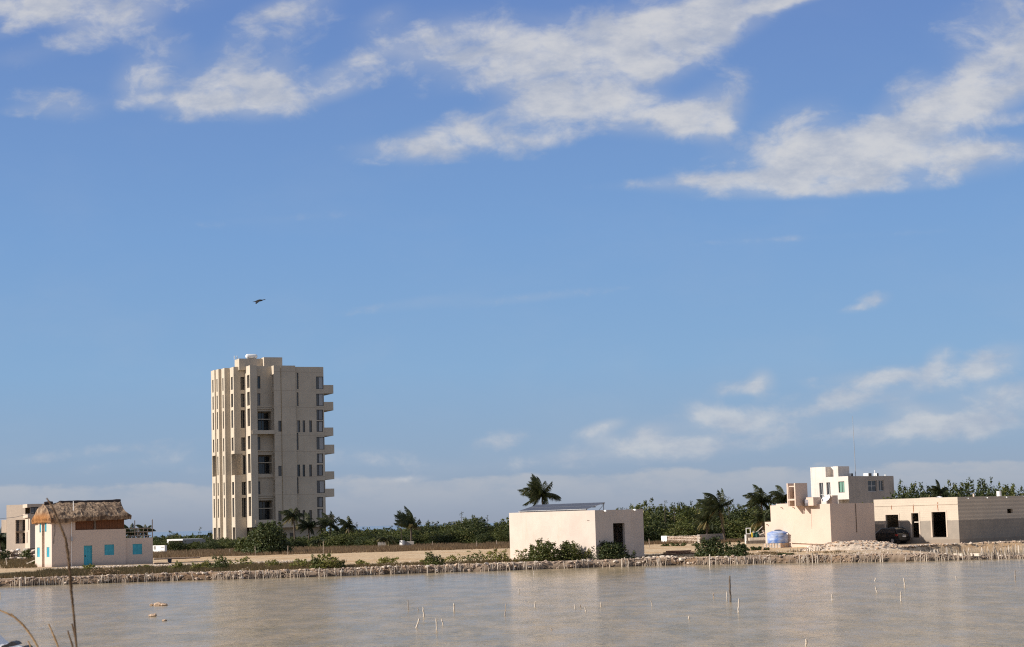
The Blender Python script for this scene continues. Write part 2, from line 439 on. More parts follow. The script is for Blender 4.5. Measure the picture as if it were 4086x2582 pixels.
M['greylass'] = glass('grey_window_glass', (0.085, 0.078, 0.072), 0.15)
M['curtain'] = glass('curtained_glass', (0.36, 0.345, 0.33), 0.2)
M['curtain2'] = glass('half_curtained_glass', (0.20, 0.195, 0.20), 0.12)
M['black'] = mat('black_paint', (0.012, 0.012, 0.013), 0.25, 0.1, 3, spec=0.5)
M['tyre'] = mat('black_rubber', (0.014, 0.014, 0.014), 0.8, 0.1, 3)
M['red'] = mat('red_lens', (0.25, 0.012, 0.01), 0.3, 0.1, 3, spec=0.5)
M['solar'] = glass('solar_glass', (0.05, 0.05, 0.062), 0.45)
M['blue'] = mat('faded_blue_plastic', (0.06, 0.16, 0.46), 0.55, 0.3, 1.6, 0.15, 8, c2=(0.44, 0.50, 0.62))
M['greyplastic'] = mat('grey_plastic', (0.20, 0.19, 0.21), 0.6, 0.2, 2)
M['darkblue'] = mat('dark_blue_plastic', (0.025, 0.035, 0.055), 0.5, 0.2, 2)
M['green'] = mat('green_plastic', (0.025, 0.095, 0.075), 0.5, 0.2, 2)
M['yellow'] = mat('yellow_paint', (0.62, 0.44, 0.05), 0.6, 0.1, 2)
M['terracotta'] = mat('brown_pot', (0.12, 0.05, 0.035), 0.8, 0.2, 3)
M['feather'] = mat('black_feathers', (0.02, 0.019, 0.02), 0.7, 0.2, 8)
M['reed'] = mat('dry_reed', (0.22, 0.14, 0.075), 0.9, 0.45, 60, stretch=(1, 1, .4), c2=(0.06, 0.035, 0.02))
M['reedtan'] = mat('tan_reed', (0.50, 0.33, 0.17), 0.9, 0.3, 60, c2=(0.25, 0.15, 0.07))
M['tarp'] = mat('white_tarpaulin', (0.78, 0.76, 0.73), 0.5, 0.06, 3, 0.2, 9)
M['tarpdark'] = mat('black_tarp_and_shade', (0.03, 0.03, 0.03), 0.5, 0.2, 3, 0.2, 9)
M['leafdark'] = foliage('dark_scrub_leaves', (0.026, 0.040, 0.010), (0.070, 0.088, 0.022), (0.14, 0.13, 0.04), .25)
M['leafmid'] = foliage('mangrove_leaves', (0.045, 0.058, 0.012), (0.115, 0.130, 0.028), (0.20, 0.17, 0.05), .25)
M['leaflight'] = foliage('yellow_green_leaves', (0.10, 0.105, 0.022), (0.24, 0.23, 0.052), (0.29, 0.22, 0.08), .3)
M['palm'] = foliage('palm_leaflets', (0.024, 0.034, 0.012), (0.07, 0.082, 0.027), (0.16, 0.14, 0.05), 0.3)
M['palmdry'] = foliage('dry_palm_leaflets', (0.20, 0.16, 0.06), (0.36, 0.30, 0.13), None, 0.2)
M['drygrass'] = foliage('dry_grass_blades', (0.14, 0.09, 0.05), (0.29, 0.195, 0.105), (0.36, 0.26, 0.14), 0.2)
M['olivegrass'] = foliage('olive_grass_blades', (0.085, 0.065, 0.03), (0.17, 0.125, 0.055), (0.26, 0.16, 0.085), 0.2)
M['bark'] = mat('grey_bark', (0.105, 0.08, 0.06), 0.95, 0.3, 8, 0.4, 30)
M['thatch'] = mat('grey_thatch', (0.17, 0.115, 0.085), 0.95, 0.0, 2.2, 0.9, 16, c2=(0.50, 0.375, 0.27), stretch=(2.0, 2.0, 0.7), detail=9)
M['thatchorange'] = mat('orange_thatch', (0.30, 0.12, 0.035), 0.95, 0.0, 4, 0.9, 16, c2=(0.56, 0.27, 0.085), stretch=(3, 3, 0.6))
M['thatchridge'] = mat('dark_ridge_thatch', (0.055, 0.042, 0.038), 0.95, 0.4, 4, 0.6, 14)
# ------------------------------------------------------------------ land and water
def sm(x, a, b):
    t = max(0.0, min(1.0, (x - a) / (b - a))); return t * t * (3 - 2 * t)
def nz(x, y, s, seed=0.0):
    return mnoise.noise(Vector((x * s + seed, y * s - seed * .7, seed)))
SHORE = [gnd(u, v, 0.0) for (u, v) in ((-900, 2365), (0, 2341), (300, 2331), (600, 2321), (1000, 2310), (1300, 2301), (1700, 2287), (2000, 2277), (2300, 2267), (2650, 2257), (3150, 2247), (3600, 2241), (3850, 2235), (4086, 2229), (4900, 2207))]
def shore(x):
    if x <= SHORE[0].x: return SHORE[0].y
    for a, b in zip(SHORE, SHORE[1:]):
        if x <= b.x: return a.y + (b.y - a.y) * (x - a.x) / (b.x - a.x)
    return SHORE[-1].y
CH0 = [at(u, 2200, D) for (u, D) in ((3560, 186), (3640, 189), (3720, 192), (3850, 194), (4000, 195), (4086, 195.5), (4600, 197))]
def chback(x):                                   # far edge of the inner channel, None where there is no channel
    if x < CH0[0].x: return None
    for a, b in zip(CH0, CH0[1:]):
        if x <= b.x: return a.y + (b.y - a.y) * (x - a.x) / (b.x - a.x)
    return CH0[-1].y
def shore_d(x, y):
    return y - shore(x) + 0.55 * nz(x, 0, 0.45, 3.3) + 0.3 * nz(x, 0, 1.7, 9.1)
def shore_off(x): return 0.55 * nz(x, 0, 0.45, 3.3) + 0.3 * nz(x, 0, 1.7, 9.1)
def tz(x, y):
    d = shore_d(x, y)
    b = 0.62 + 0.14 * sm(y, 168, 200) + 0.45 * sm(y, 220, 380)
    b += 0.05 * nz(x, y, 0.35, 1.0) + 0.03 * nz(x, y, 1.1, 5.0)
    cb = chback(x)
    if cb is not None:
        f = shore(x) + 3.2 + 0.5 * nz(x, 0, .5, 2.)
        b = b * (1 - 0.60 * sm(y, cb, cb - 2.0) * sm(x, CH0[0].x - 3, CH0[0].x + 4))
        if cb > f: b -= 1.5 * sm(y, f, f + 1.6) * sm(y, cb + .3, cb - .5) * sm(x, CH0[0].x, CH0[0].x + 3)
    b -= 1.6 * sm(y, 492, 520)
    if d < 1.0: b = -0.9 + (b + 0.9) * sm(d, -0.65, 0.62)
    return b
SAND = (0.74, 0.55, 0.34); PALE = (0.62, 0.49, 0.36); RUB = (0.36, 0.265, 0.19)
BRN = (0.22, 0.155, 0.085); OLI = (0.115, 0.10, 0.045); DRK = (0.10, 0.085, 0.045); WETSHADE = (0.075, 0.058, 0.042)
def lerp3(a, b, t): return tuple(a[i] + (b[i] - a[i]) * t for i in range(3))
def gcol(x, y):
    d = shore_d(x, y); u = x / max(y, 1) * FPX + 2043
    w = nz(x, y, .25, 8.) * 3 + nz(x, y, .9, 4.) * 1.2
    c = SAND
    if u < 1200:
        c = lerp3(c, OLI, sm(d + w, 2.5, 4.5) * sm(d + w, 26, 22) * sm(u, 1150, 700))
    if u < 700:
        c = lerp3(c, lerp3(SAND, RUB, .35), sm(y + w, 195, 199) * sm(u, 700, 400))
    c = lerp3(c, BRN, sm(y + w * 1.5 - (u < 2100) * 0, 246, 252) * (1 if 560 < u < 2560 else sm(y + w, 255, 262)))
    c = lerp3(c, DRK, sm(y + w, 296, 306))
    if u > 3300: c = lerp3(c, PALE, .5)
    c = lerp3(c, PALE, sm(d, 3.2, 2.2)); c = lerp3(c, RUB, sm(d + .3 * w, 1.6, .6)); c = lerp3(c, WETSHADE, sm(d, .34, .14))  # undercut shadow painted into the soil colour along the wet waterline
    return c
def ladder(a, b, s): return [a + s * i for i in range(int(round((b - a) / s)))]
xs = [-3500, -1800, -900, -450, -260, -160, -120, -95] + ladder(-75, 75, .5) + [75, 95, 120, 160, 260, 450, 900, 1800, 3500]
ys = ladder(150, 176, .35) + ladder(176, 262, .7) + ladder(262, 420, 3) + [420, 440, 460, 480, 500, 520, 540]
gv = [(x, y, tz(x, y)) for y in ys for x in xs]
nx = len(xs)
gf = [(j * nx + i, j * nx + i + 1, (j + 1) * nx + i + 1, (j + 1) * nx + i) for j in range(len(ys) - 1) for i in range(nx - 1)]
me = bpy.data.meshes.new('ground')
me.from_pydata(gv, [], gf)
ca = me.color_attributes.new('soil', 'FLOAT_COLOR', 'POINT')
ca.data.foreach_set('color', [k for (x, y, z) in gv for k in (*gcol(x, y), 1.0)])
me.polygons.foreach_set('use_smooth', [True] * len(me.polygons))
gm = bpy.data.materials.new('soil'); gm.use_nodes = True
n = NT(gm.node_tree); p = gm.node_tree.nodes['Principled BSDF']
co = n.n('ShaderNodeTexCoord').outputs['Object']
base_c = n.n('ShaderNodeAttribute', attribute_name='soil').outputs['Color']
sp_ = n.sstep(n.noise(co, 2.2, 8, 0.7), 0.3, 0.7)
c_ = n.mix(n.m('MULTIPLY', n.m('SUBTRACT', 1.0, sp_), 0.5), base_c, (0.16, 0.115, 0.075))
c_ = n.mix(n.m('MULTIPLY', n.sstep(n.noise(n.n('ShaderNodeMapping', {0: co, 'Scale': (.12, .55, 1)}).outputs[0], .6, 7, .68), .46, .62), .75), c_, n.mix(1.0, base_c, (0.66, 0.54, 0.42), 'MULTIPLY'))
gm.node_tree.links.new(c_, p.inputs['Base Color']); p.inputs['Roughness'].default_value = 0.95; p.inputs['Specular IOR Level'].default_value = .15
gm.node_tree.links.new(n.n('ShaderNodeBump', {'Strength': 0.7, 'Distance': 0.12, 'Height': n.noise(co, 3.0, 7, 0.7)}).outputs[0], p.inputs['Normal'])
me.materials.append(gm)
go = bpy.data.objects.new('ground', me); COL.objects.link(go); setp(go, kind='structure')

# the bank the photographer stands on, out of the picture below
mb = MB()
bx = ladder(-60, 60.1, 4); by = [-60, -20, -4, 0, 4, 7, 9, 11, 13, 15, 17, 20]
for j, y in enumerate(by):
    for x in bx:
        z = 2.55 + .12 * nz(x, y, .3, 6.) if y < 11 else 2.5 - (y - 10) * .42
        mb.v.append(Vector((x, y, z)))
for j in range(len(by) - 1):
    for i in range(len(bx) - 1):
        k = j * len(bx) + i; mb.f.append((k, k + 1, k + len(bx) + 1, k + len(bx)))
obj('near_bank', mb, mat('near_soil', (0.34, 0.26, 0.18), .95, .3, 1.2, .6, 6), kind='structure', smooth=True)

# water
mb = MB(); mb.poly((-3500, 14, 0), (3500, 14, 0), (3500, 215, 0), (-3500, 215, 0))
wm = bpy.data.materials.new('lagoon_water'); wm.use_nodes = True
n = NT(wm.node_tree); p = wm.node_tree.nodes['Principled BSDF']
co = n.n('ShaderNodeTexCoord').outputs['Object']
silt = n.sstep(n.noise(n.n('ShaderNodeMapping', {0: co, 'Scale': (.55, .20, 1)}).outputs[0], 1.0, 5, .6), .35, .65)
wm.node_tree.links.new(n.mix(silt, (0.28, 0.225, 0.14), (0.39, 0.295, 0.175)), p.inputs['Base Color'])
p.inputs['Roughness'].default_value = 0.17; p.inputs['IOR'].default_value = 1.145; p.inputs['Specular IOR Level'].default_value = 0.5
w1 = n.noise(n.n('ShaderNodeMapping', {0: co, 'Scale': (1.0, 1.9, 1), 'Rotation': (0, 0, .18)}).outputs[0], 1.6, 4, .6, .3)
w2 = n.noise(n.n('ShaderNodeMapping', {0: co, 'Scale': (.5, .8, 1), 'Rotation': (0, 0, -.1)}).outputs[0], .55, 3, .5, .3)
calm = n.sstep(n.n('ShaderNodeSeparateXYZ', {0: co}).outputs[1], 60.0, 166.0, 1.0, 0.10)
gust = n.sstep(n.noise(n.n('ShaderNodeMapping', {0: co, 'Scale': (.75, .26, 1), 'Rotation': (0, 0, .10)}).outputs[0], 1.0, 6, .7), .3, .7, .2, 1.8)
hgt = n.m('ADD', w1, n.m('MULTIPLY', w2, 1.6))
WATER_BUMP = n.n('ShaderNodeBump', {'Strength': n.m('MULTIPLY', calm, gust), 'Distance': 0.14, 'Height': hgt})
wm.node_tree.links.new(WATER_BUMP.outputs[0], p.inputs['Normal'])
obj('water', mb, wm, kind='structure')

# the sea beyond the land strip
mb = MB(); mb.poly((-6000, 470, .25), (6000, 470, .25), (6000, 7500, .25), (-6000, 7500, .25))
sm2 = bpy.data.materials.new('sea_water'); sm2.use_nodes = True
n = NT(sm2.node_tree); p = sm2.node_tree.nodes['Principled BSDF']
p.inputs['Base Color'].default_value = (0.20, 0.215, 0.24, 1); p.inputs['Roughness'].default_value = .18; p.inputs['IOR'].default_value = 1.33
co = n.n('ShaderNodeTexCoord').outputs['Object']
sm2.node_tree.links.new(n.n('ShaderNodeBump', {'Strength': .3, 'Distance': .3, 'Height': n.noise(co, .15, 4, .6)}).outputs[0], p.inputs['Normal'])
obj('sea', mb, sm2, kind='structure')
# ------------------------------------------------------------------ apartment tower
cT = conv(800, 1380, 1114 / 600.0)
dS, dL, nS, nL = dirs(23)
def colt(P, d, X, cv, Y=800):
    return Face(P, d, (0, 0, 1)).tz(*cv(X, Y))[0]
P0 = at(*cT(551, 800), 372); P0.z = 0
tower = thing('apartment_tower', 'tall beige concrete apartment tower of staggered fins behind the palms', 'tower', (P0.x, P0.y, 1.1))
ZG = 0.9
FS6 = Face(P0, dS, nS)
ROWS = [(230, 325), (355, 455), (478, 608), (680, 778), (812, 952), (1010, 1105), (1128, 1270)]
segs = []          # (face, length)
def go_left(P, d, X):            # from P along d to the column X; returns the new point
    return P + d * colt(P, d, X, cT)
pl = [P0]
P1 = go_left(P0, dL, 541); P2 = P0 - dS * 0.0
# F6 lit return, recess back wall, F5 front, F5 lit side, window bay, F4 ... F1
F6L = Face(P0, dL, nL); l6 = (P1 - P0).length
LREC = max(l6, 1.6)
PR = P0 + dL * LREC                                        # recess plane
XR = PR + (-dS) * 0
FREC = Face(PR, -dS, nS)
F5r = Face(P0, -dS, nS)                                    # front plane of F5
t5r = F5r.tz(*cT(424, 800))[0]; t5l = F5r.tz(*cT(374, 800))[0]
P5 = P0 - dS * t5l
F5L = Face(P5, dL, nL); l5 = F5L.tz(*cT(338, 800))[0]
Pb = P5 + dL * l5
FBAY = Face(Pb, -dS, nS); tb = FBAY.tz(*cT(303, 800))[0]; t4 = FBAY.tz(*cT(252, 800))[0]
P4 = Pb - dS * t4
F4L = Face(P4, dL, nL); l4 = F4L.tz(*cT(224, 800))[0]; P4b = P4 + dL * l4
F3S = Face(P4b, -dS, nS); t3 = F3S.tz(*cT(184, 800))[0]; P3 = P4b - dS * t3
F3L = Face(P3, dL, nL); l3 = F3L.tz(*cT(161, 800))[0]; P3b = P3 + dL * l3
F2S = Face(P3b, -dS, nS); t2 = F2S.tz(*cT(140, 800))[0]; P2 = P3b - dS * t2
F2L = Face(P2, dL, nL); l2 = F2L.tz(*cT(119, 800))[0]; P2b = P2 + dL * l2
F1S = Face(P2b, -dS, nS); t1 = max(.25, F1S.tz(*cT(113.5, 800))[0]); P1_ = P2b - dS * t1
F1L = Face(P1_, dL, nL); l1 = F1L.tz(*cT(84, 800))[0]; PE = P1_ + dL * l1
FSR0 = FS6.tz(*cT(712, 800))[0]
PSR = P0 + dS * FSR0 + dL * 0.5
FSR = Face(PSR, dS, nS); tsr = FSR.tz(*cT(921, 800))[0]
PRB = PSR + dS * tsr
ZT = FS6.tz(*cT(640, 146))[1]
ZTR = FSR.tz(*cT(800, 156))[1]
ZROW = [(F4L.tz(*cT(236, b))[1], F4L.tz(*cT(236, a))[1]) for a, b in ROWS]
ZBASE = F4L.tz(*cT(240, 1345))[1]
body = MB(); wins = []
def strip(F, L, fr0, fr1, big=(), base=False, drop=0.0):
    holes = []
    for i, (a, b) in enumerate(ZROW):
        if i in big: holes.append((-.05, L * .86, a - .2, b + .25, 1.6)); wins.append((F, (0.02, L * .84, a - .2, b + .25), 1.5))
        else:
            h = (L * (1 - fr1), L * (1 - fr0), a - drop, b - drop); holes.append((*h, .3)); wins.append((F, h, .25))
    if base:
        h = (L * .06, L * .72, ZG - .5, ZBASE); holes.append((*h, 1.2)); wins.append((F, h, 1.1))
    wall(body, F, 0, L, ZG - .6, ZT, holes, .3)
strip(F1L, l1, .36, .70, big=(4,), base=True)
strip(F2L, l2, .25, .62, base=True)
strip(F3L, l3, .32, .66)
strip(F4L, l4, .28, .78, big=(4,), base=True)
for F, L in ((F1S, t1), (F2S, t2), (F3S, t3)): wall(body, F, 0, L, ZG - .6, ZT)
# bay between F4 and F5: a column of dark windows in the front wall beside a lit reveal
holes = []
for i, (a, b) in enumerate(ZROW):
    h = (.12, tb, a - .1, b - .05); holes.append((*h, .9)); wins.append((FBAY, h, .8, 0, 1 if i in (2, 6) else 0))
wall(body, FBAY, 0, t4, ZG - .6, ZT, holes, .9)
holes = []
for i, (a, b) in enumerate(ZROW):
    h = (l5 * .10, l5 * .62, a + .1, b + .1); holes.append((*h, .5)); wins.append((F5L, h, .45))
wall(body, F5L, 0, l5, ZBASE - .1, ZT, holes, .5)
wall(body, F5r, t5r, t5l, ZBASE - .1, ZT)
F5R = Face(P0 - dS * t5r, dL, -nL); wall(body, F5R, 0, LREC, ZBASE - .1, ZT)
# recess wall with slot windows and loggias
holes = []; logg = []
for (y0, y1) in ((225, 317), (352, 443), (675, 770), (1005, 1100)):
    h = FREC.rect(cT, 422, y0, 443, y1); holes.append((*h, .25)); wins.append((FREC, h, .2))
for (x0, y0, x1, y1) in ((424, 485, 530, 628), (428, 808, 545, 948), (432, 1145, 535, 1288)):
    h = FREC.rect(cT, x0, y0, x1, y1); h = (max(h[0], .12), min(h[1], t5r - .1), h[2], h[3]); holes.append((*h, .02)); logg.append(h)
wall(body, FREC, 0, t5r, ZBASE - .1, ZT, holes, .25)
for y in (448, 462, 775, 1105, 1122, 640):
    z = FREC.tz(*cT(470, y))[1]; body.fbox(FREC, 0.02, t5r - .02, -.1, .22, z - .18, z + .12)
# F6 front, its lit return with notches, step, and right-hand face
holes = []
for (y0, y1) in ((555, 635), (890, 965), (1222, 1297)):
    h = FS6.rect(cT, 577, y0, 602, y1); holes.append((*h, .3)); wins.append((FS6, h, .25))
wall(body, FS6, 0, FSR0, ZBASE - .3, ZT, holes, .3)
wall(body, F6L, 0, LREC, ZBASE - .3, ZT, [(LREC * .25, LREC * .8, a + .2, b + .1, .3) for a, b in ZROW], .3)
wall(body, Face(P0 + dS * FSR0, dL, -nL), 0, .5, ZBASE - .3, ZT)
holes = []
for (y0, y1) in ((200, 320), (345, 445), (645, 770), (975, 1095)):
    h = FSR.rect(cT, 714, y0, 726, y1); h = (max(.06, h[0]), *h[1:]); holes.append((*h, .3)); wins.append((FSR, h, .25))
for (y0, y1) in ((553, 640), (880, 968), (1218, 1295)):
    for (x0, x1) in ((718, 738), (757, 775), (806, 826)):
        h = FSR.rect(cT, x0, y0, x1, y1); holes.append((*h, .3)); wins.append((FSR, h, .25))
cwin = []
for (x0, y0, x1, y1) in ((856, 228, 921, 320), (858, 355, 921, 445), (860, 473, 908, 550), (860, 557, 908, 637), (860, 675, 921, 768),
                         (862, 798, 908, 868), (862, 880, 908, 962), (862, 998, 921, 1090), (864, 1120, 908, 1195), (866, 1208, 908, 1290)):
    h = FSR.rect(cT, x0, y0, x1, y1); h = (h[0], min(h[1], tsr - .05), h[2], h[3]); holes.append((*h, .25)); cwin.append(h)
wall(body, FSR, 0, tsr, ZBASE - .3, ZTR, holes, .25)
FRT = Face(PRB, dL, -nL)
DEP = 13.0
wall(body, FRT, 0, DEP, ZG - .6, ZTR)
FBK = Face(PE, dS, -nS)
wb = (PRB + dL * DEP - PE).dot(dS); lb = (PRB + dL * DEP - PE).dot(dL)
PBR = PRB + dL * DEP
wall(body, Face(PBR, (PE - PBR).normalized(), -nS), 0, (PE - PBR).length, ZG - .6, ZTR)
# roof slabs, ground floor set back under the overhang
outline = [PBR, PRB, PSR, P0 + dS * FSR0, P0, PR, PR - dS * t5r, P0 - dS * t5r, P5, Pb, P4, P4b, P3, P3b, P2, P2b, P1_, PE]
body.poly(*[Vector((q.x, q.y, ZTR - .55)) for q in outline])
sof = ZBASE - .1
body.poly(*[Vector((q.x, q.y, sof - .18)) for q in [PBR, PRB, PSR, P0 + dS * FSR0, P0, P5, Pb, Pb + dL * 3]])
FG = Face(P5 + dL * 2.2, dS, nS)
gh = []
for X0, X1 in ((610, 632), (662, 690)):
    h = FG.rect(cT, X0, 1385, X1, 1440); gh.append((*h, .3)); wins.append((FG, h, .25))
wall(body, FG, 0, t5l + FSR0 + tsr - .5, ZG - .6, sof - .18, gh, .3)
obj('wall', body, M['tower'], tower)
for w in wins:
    window(tower, w[0], w[1], w[2], .07, w[3] if len(w) > 3 else 0, w[4] if len(w) > 4 else 0, M['darkframe'], random.choice((M['greylass'], M['greylass'], M['glass'], M['bluglass'])))
for i, h in enumerate(cwin):
    w = window(tower, FSR, h, .2, .10, 0, 0, M['darkframe'], M['curtain'] if i % 2 or i in (0, 4) else M['curtain2'])
    tt = h[0] + (h[1] - h[0]) * .36; mu = MB(); mu.fbox(FSR, tt - .05, tt + .05, -.24, -.17, h[2] + .1, h[3] - .1); obj('mullion', mu, M['darkframe'], w)
    dk = MB(); dk.fbox(FSR, h[0] + .1, tt - .052, -.199, -.19, h[2] + .1, h[3] - .1); obj('open_leaf', dk, M['greylass'], w)
for i, h in enumerate(logg):
    mb = MB(); room(mb, FREC, h, .02, 2.6)
    lg = obj('loggia', mb, M['tower'], tower)
    Fb = FREC.back(2.35); g = MB()
    for k in range(4):
        a = h[0] + (h[1] - h[0]) * (k + .08) / 4; b = h[0] + (h[1] - h[0]) * (k + .92) / 4
        g.fbox(Fb, a, b, 0, .05, h[2] + .1, h[3] - .25)
    obj('loggia_glazing', g, M['glass'], lg)
    r = MB(); zm = (h[2] + h[3]) / 2 + .25
    r.fbox(FREC, h[0], h[1], -.16, -.04, zm, zm + .16)
    obj('crossbeam', r, M['tower'], lg)
    s_ = MB(); s_.fbox(FREC, h[0] - .1, min(t5r + (1.1 if i == 0 else .6), h[1] + 1.6), .0 if i != 1 else .002, 1.75 if i != 1 else .3, h[2] - .75, h[2] - .02)
    obj('loggia_parapet', s_, M['tower'], tower)
mb = MB()                                            # orange bucket-like thing on the lowest loggia
for (y0, y1) in ((290, 355), (415, 480), (605, 668), (732, 800), (930, 990), (1058, 1120), (1252, 1318)):
    za = FSR.tz(*cT(950, y1 - 2))[1]; zb = FSR.tz(*cT(950, y0))[1]
    t2_ = FSR.tz(*cT(985 if y0 < 700 else 992, y0))[0]
    bm_ = MB(); bm_.fbox(FSR, tsr + .003, t2_, -6.0, -.25, za, za + .25); 
    bm_.fbox(FSR, tsr + .003, t2_, -.25, -.10, za, zb); bm_.fbox(FSR, t2_ - .15, t2_ - .002, -6.0, -.252, za + .25, zb)
    obj('balcony', bm_, M['tower'], tower)
jl = MB()
tj = FS6.tz(*cT(604, 800))[0]
jl.tube([FS6.pt(tj, ZT - .2, .05), FS6.pt(tj, ZBASE, .05)], .05, 5)
obj('downpipe', jl, M['yellow'] if False else mat('ochre_pipe', (.32, .24, .14), .8), tower)
jn = MB()
for y in (190, 330, 452, 660, 780, 970, 1100):
    z = FS6.tz(*cT(650, y))[1]
    jn.fbox(FS6, .02, tj - .06, .001, .012, z - .04, z); jn.fbox(FS6, tj + .06, FSR0 - .02, .001, .012, z - .04, z); jn.fbox(FSR, .02, tsr - .02, .001, .012, z - .1, z - .06)
obj('floor_joint', jn, mat('joint_grey', (.36, .29, .22), .9), tower)
# penthouse boxes and the gas tank
PH0 = P0 + dL * 3.0
FPH = Face(PH0, dS, nS)
ta = FPH.tz(*cT(286, 120))[0]; tb_ = FPH.tz(*cT(461, 120))[0]; tc_ = FPH.tz(*cT(597, 120))[0]
zA = FPH.tz(*cT(400, 95))[1]; zB = FPH.tz(*cT(530, 88))[1]
lph = Face(PH0 + dS * ta, dL, nL).tz(*cT(253, 120))[0]
mb = MB(); mb.fbox(FPH, ta, tb_, -lph, 0, ZTR - .5, zA); mb.fbox(FPH, tb_ + .003, tc_, -6, .9, ZTR - .5, zB)
obj('penthouse', mb, M['tower'], tower)
q0 = FPH.pt(FPH.tz(*cT(348, 80))[0], zA, -1.5); q1 = FPH.pt(FPH.tz(*cT(437, 80))[0], zA, -1.5)
gt = thing('gas_tank', 'white horizontal cylinder tank lying on top of the tower roof', 'tank', ((q0 + q1) / 2), None)
ax = (q1 - q0).normalized(); r_ = .46; zc = Vector((0, 0, r_ + .12))
prof = [(0, .02), (.05, .2), (.13, .33), (.26, .42), (.42, r_)]
pts = [q0 + zc + ax * a for a, _ in prof] + [q1 + zc - ax * a for a, _ in prof[::-1]]
obj('shell', MB().tube(pts, [b for _, b in prof] + [b for _, b in prof[::-1]], 18), M['brightwhite'], gt, smooth=True)
for f in (.25, .75):
    c = q0.lerp(q1, f); obj('saddle', MB().box(c - ax * .1 - Vector((0, .5, 0)), ax * .2, (0, 1, 0), (0, 0, .4)), M['steel'], gt)
mb = MB()
for X in (268, 288): c = FPH.pt(FPH.tz(*cT(X, 88))[0], zA, -lph * .5); mb.tube([c, c + Vector((0, 0, .7))], .08, 5)
obj('vent_pipe', mb, M['brightwhite'], tower)

# ------------------------------------------------------------------ thatched house
cH = conv(100, 1960, 2408 / 520.0)
hS, hL, hnS, hnL = dirs(33)
PHT = at(*cH(493, 1000), 205); PHT.z = 0
hut = thing('thatched_house', 'cream two storey house with thatched roof and turquoise doors on the lagoon bank', 'house', (PHT.x, PHT.y, .75))
HS = Face(PHT, hS, hnS); HL = Face(PHT, hL, hnL)
tW = HS.tz(*cH(1862, 1000))[0]; lW = HL.tz(*cH(186, 1000))[0]
tU = HS.tz(*cH(928, 630))[0]
zE = HS.tz(*cH(700, 550))[1] + .35; zM = HS.tz(*cH(1400, 708))[1]
hb = MB(); hw = []
dr = HS.rect(cH, 1087, 1005, 1243, 1390); w1_ = HS.rect(cH, 1467, 985, 1645, 1180)
wall(hb, HS, 0, tW, .2, zM, [(*dr, .22), (*w1_, .1)], .15)
wall(hb, HS, 0, tU, zM, zE)
l0, l1_ = HL.tz(*cH(360, 1000))[0], HL.tz(*cH(311, 1000))[0]
sh = [HL.rect(cH, 222, 1040, 272, 1218), HL.rect(cH, 398, 1035, 452, 1218), HL.rect(cH, 265, 590, 295, 765), HL.rect(cH, 364, 580, 398, 750)]
wall(hb, HL, 0, lW, .2, zE, [(l0, l1_, 0.2, zE, .9)] + [(*h, .1) for h in sh], .1)
HR = HL.back(.9); wall(hb, HR, l0, l1_, .2, zE)
wall(hb, Face(PHT + hS * tW, hL, hS), 0, lW, .2, zM)
wall(hb, Face(PHT + hL * lW, hS, -hnS), 0, tW, .2, zE)
hb.poly(HS.pt(0, zM - .01), HS.pt(tW, zM - .01), HS.pt(tW, zM - .01, -lW), HS.pt(0, zM - .01, -lW))
wall(hb, Face(PHT + hS * tU, hL, hS), 0, lW * .25, zM, zE)
obj('wall', hb, M['hutwall'], hut)
def shutter(F, h, dp=.06, nm='shutter', handle=False, parent=None):
    mb = MB(); t0, t1, z0, z1 = h[:4]
    mb.fbox(F, t0 + .004, t1 - .004, -dp - .05, -dp, z0 + .004, z1 - .004)
    o = obj(nm, mb, M['turq'], parent or hut)
    fr = MB(); w = min(.1, (t1 - t0) * .12)
    for a, b in ((t0 + .01, t0 + w), (t1 - w, t1 - .01), ((t0 + t1) / 2 - w * .3, (t0 + t1) / 2 + w * .3)): fr.fbox(F, a, b, -dp + .001, -dp + .02, z0 + .01, z1 - .01)
    obj('batten', fr, M['turq'], o)
    if handle: obj('handle', MB().fbox(F, t0 + .15, t0 + .22, -dp + .021, -dp + .06, (z0 + z1) / 2 - .1, (z0 + z1) / 2 + .1), M['darkframe'], o)
    return o
shutter(HS, dr, .12, 'door', True); shutter(HS, w1_)
for h in sh: shutter(HL, h)
dl = HR.rect(cH, 322, 1030, 358, 1390); dl = (max(dl[0], l0 + .02), min(dl[1], l1_ - .02), .5, dl[3]); shutter(HR, dl, -.06, 'door')
# wooden upper screen of planks
Fp = HS.back(.12); pz0, pz1 = zM - .02, HS.tz(*cH(1400, 545))[1] + .3
tp1 = HS.tz(*cH(1840, 630))[0]; npk = 30
sc_ = MB(); sc_.fbox(Fp, tU + .01, tp1, -.12, -.06, pz0, pz1); scr = obj('screen', sc_, M['wood'], hut)
pm = None
for k in range(npk):
    w_ = (tp1 - tU - .02) / npk; a = tU + .02 + k * w_
    mbp = MB(); mbp.fbox(Fp, a + .006, a + w_ - .006, -.055, -.02 + random.uniform(-.01, .01), pz0 + .02, pz1); obj('plank', mbp, M['wood'], scr)
tpost = HS.tz(*cH(1295, 630))[0]
obj('post', MB().fbox(Fp, tpost - .12, tpost + .12, -.01, .08, pz0, pz1), M['darkwood'], hut)
